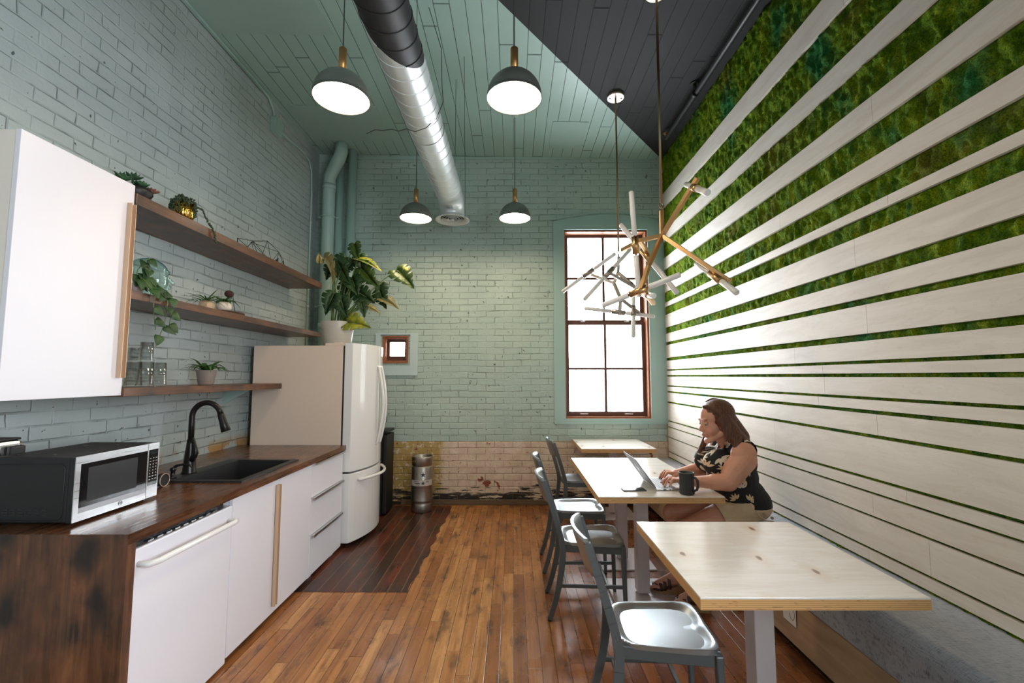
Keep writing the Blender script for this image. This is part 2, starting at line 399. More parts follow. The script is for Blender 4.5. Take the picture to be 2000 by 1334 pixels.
def steel_mat(name, col, rough, axis=2):
    n = N(name); p = n.pos(); sc = [160, 160, 160]; sc[axis] = 3
    g = n.noise(n.mapping(p, sc), 1, 3)
    return n.bsdf(n.mix(n.ramp(n.noise(p, 7, 3), [(.3, 0), (.7, 1)]), col, tuple(c*.78 for c in col)), n.ramp(g, [(.3, rough), (.7, rough+.12)]), 1)
M_STEEL = steel_mat('brushed stainless', (.80,.81,.83), .26, 1)
M_KEG = steel_mat('worn keg steel', (.42,.38,.34), .34, 2)
M_CHAIR = N('brushed grey aluminium'); _o = M_CHAIR.obj(); M_CHAIR = M_CHAIR.bsdf((.36,.39,.405), .36, .85)
M_CHAIRFRAME = simple('grey satin frame', (.12,.14,.15), .38, .45)
M_LEGW = simple('powder coated pale grey', (.62,.55,.56), .38)
M_BRASS = simple('satin brass', (.58,.36,.17), .33, 1)
M_BRASSD = simple('dull brass rod', (.36,.26,.15), .4, 1)
M_CHAND = simple('greyed brass', (.36,.32,.29), .35, .9)
M_BRASSP = simple('brushed copper brass', (.50,.27,.10), .4, .8)
M_DOME = simple('pewter green enamel', (.19,.205,.185), .34, .55)
def emis(name, col, st):
    n = N(name); e = n.n('Emission', [(*col, 1), st]); n.t.links.new(e, n.out.inputs[0]); return n.m
M_LAMP = emis('lit lamp diffuser', (1, .79, .54), 52)
M_CORD = simple('dark cord', (.05,.05,.05), .6)
M_TUBEGL = N('frosted glass tube'); M_TUBEGL = M_TUBEGL.bsdf((.82,.82,.84), .25)
def pane_mat():
    n = N('window pane glass')
    tr = n.n('BsdfTransparent', [(.97,.98,.98,1)]); gl = n.n('BsdfGlossy', {'Color': (1,1,1,1), 'Roughness': .02})
    f = n.n('Fresnel', {'IOR': 1.45}); mx = n.n('MixShader', [n.ma('MULTIPLY', f, .6), tr, gl]); n.t.links.new(mx, n.out.inputs[0]); return n.m
M_PANE = pane_mat()
def wood_simple(name, a, b, rough=.4):
    n = N(name); p = n.pos(); g = n.noise(n.mapping(p, (40, 40, 5)), 1, 4); return n.bsdf(n.mix(g, a, b), rough)
M_SASH = wood_simple('varnished cherry sash', (.20,.065,.03), (.42,.17,.08), .35)
M_SASHD = wood_simple('dark sash wood', (.075,.030,.022), (.14,.055,.035), .4)
def fabric_mat():
    n = N('grey woven upholstery'); p = n.pos()
    a = n.noise(n.mapping(p, (500, 30, 60)), 1, 2); b = n.noise(n.mapping(p, (30, 500, 60)), 1, 2)
    t = n.ma('ADD', a, b)
    c = n.ramp(t, [(.7, (.12,.13,.15)), (1.25, (.36,.37,.40))])
    c = n.mix(n.ramp(n.noise(p, 3, 3), [(.4, 0), (.7, .3)]), c, (.12,.12,.14))
    return n.bsdf(c, .85, 0, n.bump(t, .4, .002), Sheen_Weight=.3)
M_FABRIC = fabric_mat()
def leaf_mat(name, a, b, yel=0):
    n = N(name); p = n.pos(); c = n.mix(n.ramp(n.noise(p, 9, 3), [(.35, 0), (.65, 1)]), a, b)
    if yel: c = n.mix(n.ramp(n.noise(p, 6.5, 2), [(.60, 0), (.66, 1)]), c, (.50,.48,.03))
    return n.bsdf(c, .5, 0, None)
M_LEAF = leaf_mat('monstera leaf', (.010,.038,.010), (.028,.080,.016))
M_LEAFY = leaf_mat('yellowing leaf', (.06,.13,.015), (.45,.43,.03))
M_LEAFDRY = leaf_mat('dried leaf', (.16,.14,.035), (.30,.24,.09))
M_LEAF2 = leaf_mat('houseplant leaf', (.020,.075,.014), (.06,.15,.028))
M_LEAF3 = leaf_mat('pothos leaf', (.012,.045,.012), (.035,.10,.022))
M_SUCC = leaf_mat('succulent leaf', (.025,.065,.03), (.05,.13,.06))
M_SUCCR = simple('reddish rosette', (.25,.10,.07), .5)
M_STEM = simple('plant stem', (.12,.19,.05), .5)
M_SOIL = simple('dark soil', (.02,.014,.01), .9)
M_POTGR = N('concrete planter'); _p = M_POTGR.pos(); M_POTGR = M_POTGR.bsdf(M_POTGR.mix(M_POTGR.noise(_p, 12, 4), (.46,.42,.36), (.60,.56,.50)), .32)
M_POTTAUPE = simple('taupe ceramic', (.27,.215,.19), .5)
M_POTWH = simple('cream ceramic', (.80,.68,.56), .35)
M_POTFAC = simple('gilded faceted ceramic', (.62,.45,.30), .32, .35)
M_GOLD = simple('polished gold', (.85,.50,.10), .18, 1)
def thin_glass(name, tint, refl):
    n = N(name); tr = n.n('BsdfTransparent', [(*tint, 1)]); gl = n.n('BsdfGlossy', {'Color': (1,1,1,1), 'Roughness': .04})
    lw = n.n('LayerWeight', {'Blend': refl}, out='Facing'); mx = n.n('MixShader', [n.ma('MULTIPLY', lw, .75), tr, gl]); n.t.links.new(mx, n.out.inputs[0]); return n.m
M_GLASS = thin_glass('clear glass', (.93,.95,.95), .35)
def teal_glass():
    n = N('teal recycled glass'); lw = n.n('LayerWeight', {'Blend': .35}, out='Facing')
    tr = n.n('BsdfTransparent', [n.mix(n.ramp(lw, [(.25, 0), (.95, 1)]), (.80,.92,.91), (.06,.30,.28))]); gl = n.n('BsdfGlossy', {'Color': (.8,1,1,1), 'Roughness': .10, 'Normal': n.bump(n.noise(n.pos(), 20, 2), .3, .004)})
    mx = n.n('MixShader', [n.ma('ADD', n.ma('MULTIPLY', lw, .35), .06), tr, gl]); n.t.links.new(mx, n.out.inputs[0]); return n.m
M_TEALGL = teal_glass()
M_WIRE = simple('black wire', (.015,.015,.015), .5)
M_BARK = N('wood slice bark'); _p = M_BARK.pos(); M_BARK = M_BARK.bsdf((.05,.022,.012), .8, 0, M_BARK.bump(M_BARK.noise(_p, 120, 4), 1, .005))
M_PAPER = simple('paper', (.75,.72,.68), .7)
M_CHROME = simple('chrome', (.78,.79,.80), .15, 1)
M_MUG = simple('matte black stoneware', (.030,.032,.034), .5)
M_KEYS = simple('laptop keys', (.14,.14,.15), .5)
M_WHITETXT = simple('pale print', (.55,.55,.55), .5)
M_MIDGREY = simple('mid grey print', (.16,.17,.18), .4)
# ================================================================== room shell
XL, XR, YB, YF = -2.42, 1.86, 5.35, -3.0
def ceil_z(x): return 4.217 - .0187*x
def wall_with_holes(name, mat, u0, u1, z0, z1, holes, mk, ztop=None):
    m = MB(); us = sorted({u0, u1, *[h[0] for h in holes], *[h[1] for h in holes]}); zs = sorted({z0, z1, *[h[2] for h in holes], *[h[3] for h in holes]})
    for a, b in zip(us, us[1:]):
        for c, d in zip(zs, zs[1:]):
            um, zm = (a+b)/2, (c+d)/2
            if any(h[0] < um < h[1] and h[2] < zm < h[3] for h in holes): continue
            p, q = mk(a, b, c, d); m.box(p, q)
    bmesh.ops.remove_doubles(m.bm, verts=m.bm.verts, dist=1e-5)
    return struct(m.build(name, mat))
BW = (.60, 1.65, .985, 3.306); SW = (-1.575, -1.265, 1.655, 1.985)
wall_with_holes('wall_back', M_BACK, XL-.25, XR+.25, -.1, 4.4, [BW, SW], lambda a,b,c,d: ((a,YB,c),(b,YB+.3,d)))
wall_with_holes('wall_left', M_LEFT, YF-.25, YB, -.1, 4.4, [], lambda a,b,c,d: ((XL-.25,a,c),(XL,b,d)))
RW = (-1.8, 0.0, 1.0, 2.9)
wall_with_holes('wall_right', M_MINT, YF-.25, YB, -.1, 4.4, [RW], lambda a,b,c,d: ((XR,a,c),(XR+.25,b,d)))
FW = (-1.2, 0.0, 1.15, 2.85)
wall_with_holes('wall_front', M_MINT, XL, XR, -.1, 4.4, [], lambda a,b,c,d: ((a,YF-.25,c),(b,YF,d)))
m = MB(); m.box((XL-.02, YF-.02, -.1), (XR+.02, YB+.02, 0)); struct(m.build('floor', M_FLOOR))
m = MB(); vs = []
for z in (0, .12):
    for x, y in ((XL-.1,YF-.1),(XR+.1,YF-.1),(XR+.1,YB+.1),(XL-.1,YB+.1)): vs.append(m._v((x, y, ceil_z(x)+z)))
for q in ((0,3,2,1),(4,5,6,7),(0,1,5,4),(1,2,6,5),(2,3,7,6),(3,0,4,7)): m.face([vs[i] for i in q])
struct(m.build('ceiling', M_CEIL))
# dark board inlay with an uneven right edge
m = MB(); random.seed(4); pts = [(-2.1, 3.225), (-.735, 3.225)]
y = 3.225
while y < 5.28: y += random.uniform(.05, .12); pts.append((-.735 + .03*(y-3.2)/2 + random.uniform(-.022, .016), min(y, 5.33)))
pts.append((-2.1, 5.33)); m.prism(pts, lambda p: (p[0], p[1], -.004), lambda p: (p[0], p[1], .0025)); struct(m.build('trim_1', M_FLOORD))
# plain patched areas of the ceiling
def patch(nm, x0, x1, y0, y1):
    m = MB(); vs = []
    for dz in (-.006, .004):
        for x, y in ((x0,y0),(x1,y0),(x1,y1),(x0,y1)): vs.append(m._v((x, y, ceil_z(x)+dz)))
    for q in ((0,3,2,1),(4,5,6,7),(0,1,5,4),(1,2,6,5),(2,3,7,6),(3,0,4,7)): m.face([vs[i] for i in q])
    struct(m.build(nm, M_MINT))
patch('trim_2', -2.40, -1.45, 1.2, 3.38); patch('trim_3', -2.30, -1.40, 4.33, 5.0)
patch('trim_4', .42, .80, 4.55, 5.1)
m = MB(); m.box((-1.32, YB-.022, 0), (XR-.02, YB, .062), bevel=.006); struct(m.build('baseboard_back', N('worn baseboard').bsdf((.13,.085,.05), .7)))
m = MB()      # crown line where the wall meets the ceiling
m.box((-2.0, YB-.02, 4.185), (1.84, YB, 4.215)); struct(m.build('trim_5', M_MINT))
# ------------------------------------------------------------------ windows
def casing(nm, mat, x0, x1, z0, z1, hole, dep=.022):
    m = MB(); a, b, c, d = hole
    for (p, q) in (((x0,z0),(a,z1)), ((b,z0),(x1,z1)), ((a,z0),(b,c)), ((a,d),(b,z1))):
        m.box((p[0], YB-dep, p[1]), (q[0], YB+.10, q[1]))
    return struct(m.build(nm, mat))
casing('trim_6', M_FRAMEP, .485, 1.832, .937, 3.396, (.62, 1.635, 1.0, 3.29))
m = MB()      # flat segmental arch bulge over the big window
pts = [(.485 + (1.832-.485)*i/20, 3.396 + .085*math.sin(PI*i/20)) for i in range(21)]
m.prism(pts, lambda p: (p[0], YB-.014, p[1]), lambda p: (p[0], YB+.02, p[1])); struct(m.build('trim_7', M_FRAMEP))
m = MB()
pts = [(.47 + (1.85-.47)*i/20, 3.41 + .088*math.sin(PI*i/20)) for i in range(21)]; pts2 = [(x, z+.012) for x, z in reversed(pts)]
m.prism(pts+pts2, lambda p: (p[0], YB-.02, p[1]), lambda p: (p[0], YB+.02, p[1])); struct(m.build('trim_8', M_MINT))
casing('trim_9', M_PALECASE, -1.66, -1.148, 1.512, 2.018, (-1.60, -1.24, 1.628, 2.0))
def sash_window(nm, hole, rails_z, mull, y_in, fr=.045, dbl=True):
    x0, x1, z0, z1 = hole
    w = bpy.data.objects.new(nm, None); COL.objects.link(w); w.location = ((x0+x1)/2, YB+y_in, z0); struct(w)
    m = MB()       # outer wooden jamb, two steps deep
    for k, (ins, ya, yb, t) in enumerate(((0, -.012, .012, .016), (.012, .012, .20, .022))):
        a, b, c, d = x0+ins, x1-ins, z0+ins, z1-ins
        for p, q in (((a,c),(a+t,d)), ((b-t,c),(b,d)), ((a+t,c),(b-t,c+t)), ((a+t,d-t),(b-t,d))):
            m.box((p[0], YB+ya, p[1]), (q[0], YB+yb, q[1]))
    m.build('jamb', M_SASH, w)
    a, b, c, d = x0+.034, x1-.034, z0+.034, z1-.034
    zs = [c] + rails_z + [d]
    for i in range(len(zs)-1):
        m = MB(); zl, zh = zs[i], zs[i+1]; yy = YB + y_in + (.045 if i else 0); dp = .04
        lo = .055 if i == 0 else .03
        for p, q in (((a,zl),(a+fr,zh)), ((b-fr,zl),(b,zh)), ((a+fr,zl),(b-fr,zl+lo)), ((a+fr,zh-.035),(b-fr,zh))):
            m.box((p[0], yy, p[1]), (q[0], yy+dp, q[1]))
        if mull:
            mx, mz = (a+b)/2, (zl+zh)/2
            m.box((mx-.015, yy+.005, zl+lo), (mx+.015, yy+dp-.005, zh-.035)); m.box((a+fr, yy+.006, mz-.013), (b-fr, yy+dp-.006, mz+.013))
        s = m.build('sash', M_SASHD, w)
        m = MB(); m.box((a+fr-.005, yy+.018, zl+lo-.005), (b-fr+.005, yy+.022, zh-.03)); m.build('pane', M_PANE, s)
        if i == 0 and mull:
            for hx in (a+.22, b-.22):
                m = MB(); m.tube([(hx-.05, yy+.002, zl+.028), (hx-.045, yy-.014, zl+.028), (hx+.045, yy-.014, zl+.028), (hx+.05, yy+.002, zl+.028)], .004, 8); m.build('sash_lift', M_ALU, s)
                m = MB(); m.box((hx-.025, yy+.005, zh), (hx+.025, yy+.03, zh+.012)); m.tube([(hx, yy+.015, zh+.010), (hx+.03, yy+.005, zh+.022)], .006, 8); m.build('sash_lock', M_ALU, s)
    return w
sash_window('window_1', BW, [2.166], True, .10)
sash_window('window_2', SW, [], False, .08, .03)
def plain_window(nm, fixed, axis, u0, u1, z0, z1):
    m = MB()
    n = 3
    for i in range(n+1):
        u = u0 + (u1-u0)*i/n
        a, b = max(u0, u-.025), min(u1, u+.025)
        m.box(*(((fixed, a, z0), (fixed+.05, b, z1)) if axis == 'y' else ((a, fixed, z0), (b, fixed+.05, z1))))
    for z in (z0, (z0+z1)/2, z1-.05):
        m.box(*(((fixed+.002, u0, z), (fixed+.048, u1, z+.05)) if axis == 'y' else ((u0, fixed+.002, z), (u1, fixed+.048, z+.05))))
    struct(m.build(nm, M_SASHD))
plain_window('window_3', XR+.12, 'y', *RW)
# ------------------------------------------------------------------ pipes and conduits in the corner
def pipe(name, pts, r, label, mat=None, n=16, extra=None):
    t = thing(name, label, 'pipe', (pts[0][0], pts[0][1], min(p[2] for p in pts)))
    m = MB(); m.tube(pts, r, n); m.build('pipe_run', mat or M_MINT, t)
    for (p, q, rr) in (extra or []):
        m = MB(); m.cyl(p, q, rr); m.build('pipe_collar', mat or M_MINT, t)
    return t
cz = ceil_z(-2.2)
pipe('drain_pipe', [(-2.22,5.20,.0),(-2.22,5.20,3.80),(-2.21,5.19,3.90),(-2.12,5.13,4.02),(-2.07,5.10,4.08),(-2.04,5.09,4.16),(-2.04,5.09,cz)], .072,
     'thick painted pipe in the back left corner, bent sideways below the ceiling', extra=[((-2.22,5.20,3.74),(-2.22,5.20,3.80),.08),((-2.22,5.2,2.05),(-2.22,5.2,2.12),.08)])
pipe('riser_pipe', [(-2.13,5.29,.0),(-2.13,5.29,cz)], .052, 'middle painted pipe with a wide collar, between the bent pipe and the straight one', extra=[((-2.13,5.29,2.78),(-2.13,5.29,2.87),.062)])
pipe('riser_pipe', [(-1.965,5.25,.0),(-1.965,5.25,cz)], .050, 'straight painted pipe closest to the small window')
for z, lb in ((3.40, 'upper'), (2.32, 'lower')):
    m = MB(); m.tube([(-2.22+.079*math.cos(a*PI/12), 5.20+.079*math.sin(a*PI/12), z) for a in range(25)], .008, 6); m.tube([(-2.30,5.20,z),(-2.33,5.20,z),(-2.34,5.21,z)], .012, 8); m.tube([(-2.14,5.21,z),(-2.10,5.21,z)], .012, 8)
    tag(m.build('pipe_clamp', M_MINT), lb + ' strap clamp around the bent corner pipe', 'clamp')
pipe('conduit', [(-2.405,.6,4.245),(-2.405,2.4,4.245),(-2.405,3.9,4.245),(-2.405,4.16,4.235),(-2.405,4.26,4.16),(-2.405,4.28,4.09)], .012, 'thin painted conduit running along the top of the left wall to the junction box', extra=[((-2.405,.6,4.225),(-2.405,4.05,4.225),.009)])
m = MB(); m.box((-2.42,4.24,3.93),(-2.36,4.37,4.09), bevel=.006); o = m.build('junction_box', M_MINT)
tag(o, 'square painted junction box high on the left brick wall', 'junction box')
m = MB(); m.box((-2.361,4.25,3.945),(-2.357,4.36,4.075)); m.build('cover_plate', M_MINT, o)
pipe('conduit', [(-2.408,4.37,4.01),(-2.408,4.9,4.06),(-2.408,5.06,4.03),(-2.408,5.13,3.93),(-2.408,5.15,3.7),(-2.408,5.15,1.2)], .011, 'thin painted conduit dropping down the left wall beside the pipes', extra=[((-2.408,5.15,3.30),(-2.408,5.15,3.33),.018),((-2.408,5.15,2.3),(-2.408,5.15,2.33),.018)])
# dark pipe under the dark ceiling along the moss wall
t = thing('sprinkler_pipe', 'dark pipe hung from the dark ceiling along the moss wall', 'pipe', (1.68, 1.5, 4.08))
m = MB(); m.cyl((1.66,4.66,4.08),(1.70,1.0,4.08),.022,n=14); m.build('pipe_run', M_DARK, t)
m = MB(); m.cyl((1.663,3.9,4.10),(1.663,3.9,ceil_z(1.66)),.014,n=12); m.cyl((1.663,3.9,ceil_z(1.66)-.01),(1.663,3.9,ceil_z(1.66)),.04,n=16); m.cyl((1.663,3.88,4.08),(1.663,3.92,4.08),.030,n=16); m.build('hanger', M_DARK, t)
m = MB(); m.cyl((1.66,4.66,4.075),(1.66,4.66,4.13),.014,n=12); m.cyl((1.66,4.66,4.13),(1.66,4.66,4.14),.028,n=14); m.build('sprinkler_head', M_BRASS, t)
# ================================================================== moss wall with boards
from mathutils import noise as MN
EDG = [(3.721,3.544),(3.26,3.129),(2.926,2.783),(2.61,2.507),(2.382,2.331),(2.234,2.082),(2.007,1.907),(1.871,1.721),(1.684,1.583),(1.565,1.516),(1.496,1.395),(1.379,1.328),(1.308,1.205),(1.186,.985),(.968,.913),(.90,.794),(.781,.627),(.612,.56)]
Y0M, Y1M = .75, 5.335
gaps = []; top = 4.20
for u, l in EDG: gaps.append((u-.012, top)); top = l+.012
gaps.append((.50, top))
m = MB(); m.sm = True
for (z0, z1) in gaps:
    st = .011 if z1-z0 > .1 else .008
    nz = max(3, int((z1-z0)/st)); ny = int((Y1M-Y0M)/.012)
    def f(a, b, z0=z0, z1=z1):
        y = Y0M+(Y1M-Y0M)*a; z = z0+(z1-z0)*b; p = Vector((y*1.0, z, 3.3))
        p2 = Vector((y*1.5, z*.8, 3.3)); h = .35*MN.noise(p*5) + .50*MN.noise(p2*14+Vector((7,1,2))) + .35*MN.noise(p2*34) + .30*MN.noise(p*75)
        e = max(0, min(1, (min(z-z0, z1-z)-.008)/.016)); e = e*e*(3-2*e); return (min(1.8545, 1.853 - e*(.014 + .034*h)), y, z)
    m.grid(f, ny, nz)
moss = m.build('wall_moss', M_MOSS, fix=False); tag(moss, 'green preserved moss filling the gaps between the wall boards', 'moss', kind='stuff')
m = MB(); m.box((1.857, Y0M, .3), (1.8599, Y1M, 4.21)); struct(m.build('trim_10', M_DARK))
names = ['topmost','second from the top','third from the top','fourth from the top','fifth from the top, narrow','sixth from the top, broad','seventh from the top','eighth from the top, broad','ninth from the top','tenth from the top, narrow','eleventh from the top','twelfth from the top, narrow','thirteenth from the top, passing behind the crown of the woman\'s head','fourteenth from the top, broad, passing behind the woman\'s head','fifteenth from the top, narrow','sixteenth from the top','second from the bench, broad','lowest, just above the bench cushion']
random.seed(8)
for (u, l), nm in zip(EDG, names):
    m = MB(); j = random.uniform(2.0, 3.4)
    m.box((1.826, Y0M, l), (1.846, j-.0008, u)); m.box((1.826, j+.0008, l), (1.846, Y1M+.01, u))
    tag(m.build('wall_board', M_BOARD), 'pale plywood wall board over moss, ' + nm, 'board', 'plywood boards on the moss wall')
m = MB(); m.box((1.822, Y1M-.002, .36), (1.86, YB-.001, 3.96)); struct(m.build('trim_11', M_BENCHPLY))
# ================================================================== bench
t = thing('bench', 'long built-in plywood bench with grey cushion under the moss wall', 'bench', (1.65, 3.2, 0))
m = MB(); m.box((1.47,.5,.10),(1.488,5.345,.335)); m.box((1.488,.5,.315),(1.845,5.345,.335)); m.build('seat_box', M_BENCHPLY, t)
m = MB(); m.box((1.56,.5,0),(1.58,5.345,.315)); m.build('toe_kick', M_DARK, t)
m = MB(); R = .075; x0, x1, z0, z1 = 1.452, 1.845, .336, .545
prof = [(x1, z0), (x1, z1)] + [(x0+R-R*math.sin(a), z1-R+R*math.cos(a)) for a in [PI/2*i/8 for i in range(9)]] + [(x0+.03-.03*math.cos(a), z0+.03-.03*math.sin(a)) for a in [PI/2*i/5 for i in range(6)]]
m.sm = True; m.prism(prof, lambda p: (p[0], .5, p[1]), lambda p: (p[0], 5.345, p[1])); o = m.build('cushion', M_FABRIC, t)
md = o.modifiers.new('es', 'EDGE_SPLIT'); md.split_angle = .6
for i, (ya, yb, lb) in enumerate(((2.42, 2.53, 'small white paper tag hanging on the bench front under the nearest table'), (3.18, 3.27, 'small white paper tag hanging on the bench front behind the seated woman\'s knees'))):
    m = MB(); m.box((1.463, ya, .20), (1.4655, yb, .325)); o = m.build('paper_tag', M_PAPER); tag(o, lb, 'tag', 'tags on the bench')
    m = MB(); m.tube([(1.4615, ya+.03+.022*math.cos(a*.5), .26+.035*math.sin(a*.5)) for a in range(13)], .0012, 5); m.build('printed_mark', M_MIDGREY, o)
# ================================================================== tables
def table(x0, x1, y0, y1, cols, label, plate=.44, loc=None):
    cx, cy = (x0+x1)/2, (y0+y1)/2
    t = thing('dining_table', label, 'table', (cx, cy, 0), 'plywood tables along the bench')
    m = MB(); m.box((x0,y0,.7605),(x1,y1,.768), bevel=.002); m.build('table_top', M_TABLETOP, t)
    m = MB(); m.box((x0+.0005,y0+.0005,.727),(x1-.0005,y1-.0005,.7605)); m.build('plywood_edge', M_PLYEDGE, t)
    for (a, b) in cols:
        m = MB(); m.cbox((a, b, .377), (.082, .088, .70), bevel=.004); m.cbox((a,b,.722),(.3,.3,.008)); m.build('column', M_LEGW, t)
        m = MB(); m.box((a-plate/2, b-plate/2, .0), (a+plate/2, b+plate/2, .014), bevel=.004); m.build('base_plate', M_LEGW, t)
    return t
table(.62, 1.385, 1.543, 2.318, [(1.035, 1.97)], 'pale plywood table nearest the viewer, empty')
table(.517, 1.29, 2.786, 4.09, [(.889, 3.20), (.889, 3.785)], 'long plywood table with the laptop and mug, two pedestals')
table(.687, 1.45, 4.585, 5.33, [(1.09, 5.0)], 'small empty plywood table under the big window at the back')
# ================================================================== chairs
def make_chair():
    t = thing('dining_chair', 'x', 'chair', (0,0,0), 'grey metal chairs facing the bench')
    D, Wd = .385, .375
    def seat(a, b):
        x = D*a; wy = (.165 + .03*a) ; y = wy*(2*b-1)
        # rounded plan corners
        r = (abs(2*a-1)**6 + abs(2*b-1)**6)
        k = 1 if r <= 1 else r**(-1/6)
        x = D/2 + (x-D/2)*k; y = y*k
        u, v = 2*a-1, 2*b-1
        e = max(0, 1-(abs(u)**4 + abs(v)**4)*1.15)
        z = -.024*min(1, e*1.5) + .012*math.exp(-(v/.22)**2)*max(0, u)*(1 if e > 0 else 0)*min(1, e*3)
        return (x, y, .462 + z)
    m = MB(); g = m.grid(seat, 36, 36)
    ring = [g[i][0] for i in range(37)] + [g[36][j] for j in range(1, 37)] + [g[i][36] for i in range(35, -1, -1)] + [g[0][j] for j in range(35, 0, -1)]
    low = [m._v((v.co.x, v.co.y, .444)) for v in ring]; n = len(ring)
    m.sm = False
    for i in range(n): m.face([ring[i], low[i], low[(i+1)%n], ring[(i+1)%n]])
    m.face(low)
    m.build('seat', M_CHAIR, t)
    m = MB()
    m.beam((.01,-.150,.427),(D-.01,-.172,.421),.022,.050, bevel=.004); m.beam((.01,.150,.427),(D-.01,.172,.421),.022,.050, bevel=.004)
    m.beam((.015,-.15,.427),(.015,.15,.421),.022,.050, bevel=.004); m.beam((D-.015,-.17,.427),(D-.015,.17,.421),.022,.050, bevel=.004); m.build('seat_frame', M_CHAIRFRAME, t)
    for s in (-1, 1):
        m = MB(); m.beam((D-.018, s*.176, .444), (D-.008, s*.184, .008), .030, .034, (0,1,0), .006, .022, .026)
        o = m.build('leg', M_CHAIRFRAME, t); mm = MB(); mm.cyl((D-.008, s*.184, 0), (D-.008, s*.184, .009), .012, n=12); mm.build('foot_cap', M_BLACK, o)
        pts = []
        for i in range(15):
            z = .01 + (.838-.01)*i/14
            if z < .44: x = -.005 - .085*((.44-z)/.43)**1.9
            else: x = -.005 - .118*((z-.44)/.40)**1.15
            y = s*(.168 if z > .44 else .168 + .010*(.44-z)/.43)
            pts.append((x, y, z))
        rs = [.019 - .005*abs(i-6)/8 for i in range(15)]
        m = MB()
        for i in range(14):
            m.beam(pts[i], Vector(pts[i+1]) + (Vector(pts[i+1])-Vector(pts[i]))*.02, .024, rs[i]*2, (1,0,0), 0, .024, rs[i+1]*2)
        o = m.build('leg', M_CHAIRFRAME, t); mm = MB(); mm.cyl((pts[0][0], pts[0][1], 0), (pts[0][0], pts[0][1], .011), .012, n=12); mm.build('foot_cap', M_BLACK, o)
    m = MB()
    def back(a, b, off=0):
        y = -.168 + .336*a; bow = .042*(1-(2*a-1)**2); z = .700 + .158*b
        x = -.005 - .118*((z-.44)/.40)**1.15 - bow - .006 + off
        if b > .98: z += .010*(1-(2*a-1)**2)
        return (x, y, z)
    g1 = m.grid(lambda a, b: back(a, b), 18, 6); g2 = m.grid(lambda a, b: back(a, b, .013), 18, 6)
    m.sm = False
    for i in range(18):
        m.face([g1[i][0], g1[i+1][0], g2[i+1][0], g2[i][0]]); m.face([g1[i][6], g1[i+1][6], g2[i+1][6], g2[i][6]])
    for j in range(6):
        m.face([g1[0][j], g1[0][j+1], g2[0][j+1], g2[0][j]]); m.face([g1[18][j], g1[18][j+1], g2[18][j+1], g2[18][j]])
    m.build('backrest', M_CHAIR, t)
    for s in (-1, 1):
        m = MB(); m.beam((-.045, s*.170, .205), (D-.012, s*.180, .205), .014, .022, bevel=.003); m.build('stretcher', M_CHAIRFRAME, t)
    for x in (.02, .27):
        m = MB(); m.beam((x, -.172, .205), (x, .172, .205), .018, .014, bevel=.003); m.build('stretcher', M_CHAIRFRAME, t)
    return t
chair = make_chair()
spots = [(.425, 1.985, -.06, 'grey metal chair nearest the viewer, at the empty front table'),
         (.318, 3.045, -.03, 'grey metal chair second from the viewer, at the near half of the long table'),
         (.325, 3.71, 0, 'grey metal chair third from the viewer, pushed against the long table'),
         (.505, 4.68, .10, 'grey metal chair farthest back, at the small table under the window')]
for i, (x, y, a, lb) in enumerate(spots):
    if i: dup(chair, (x, y, 0), a, lb)
x, y, a, lb = spots[0]; chair.location = (x, y, 0); chair.rotation_euler = (0, 0, a); chair['label'] = lb
# ================================================================== kitchen run
CF = -1.477; CY0, CY1 = 1.756, 3.985
m = MB()
sx0, sx1, sy0, sy1 = -2.02, -1.57, 2.605, 3.24
for a, b in (((XL,CY0,.855),(CF,sy0,.895)), ((XL,sy1,.855),(CF,CY1,.895)), ((XL,sy0,.855),(sx0,sy1,.895)), ((sx1,sy0,.855),(CF,sy1,.895))): m.box(a, b)
bmesh.ops.remove_doubles(m.bm, verts=m.bm.verts, dist=1e-5)
wt = m.build('worktop', M_WORKTOP); tag(wt, 'dark stained wooden worktop along the left brick wall', 'worktop')
m = MB(); m.box((XL, CY0-.0015, 0), (CF+.0005, CY0+.038, .8545)); m.prism([(XL, .8545),(CF+.0005, .8545),(CF-.0005,.894),(XL,.894)], lambda p: (p[0], CY0-.0015, p[1]), lambda p: (p[0], CY0-.0002, p[1])); m.build('side_panel', M_PANEL, wt)
# dishwasher
t = thing('dishwasher', 'white dishwasher with a bar handle under the near end of the worktop', 'dishwasher', (-1.8, 2.11, 0))
m = MB(); m.box((-2.10,1.805,.01),(-1.545,2.425,.84)); m.build('body', M_BLACK, t)
m = MB(); m.box((-1.544,1.803,.012),(-1.500,2.432,.812), bevel=.004); o = m.build('door', M_WHITE, t)
m = MB(); m.tube([(-1.5,1.84,.752),(-1.456,1.84,.752),(-1.447,1.88,.750),(-1.447,2.37,.744),(-1.456,2.405,.742),(-1.5,2.405,.742)], .0125, 14); m.build('handle', M_WHITEGL, o)
m = MB(); m.box((-1.545,1.81,.812),(-1.506,2.42,.818)); m.build('control_strip', M_ALU, t)
for i in range(9):
    m = MB(); m.box((-1.535,1.90+i*.05,.818),(-1.515,1.93+i*.05,.821)); m.build('button', M_BLACKG, t)
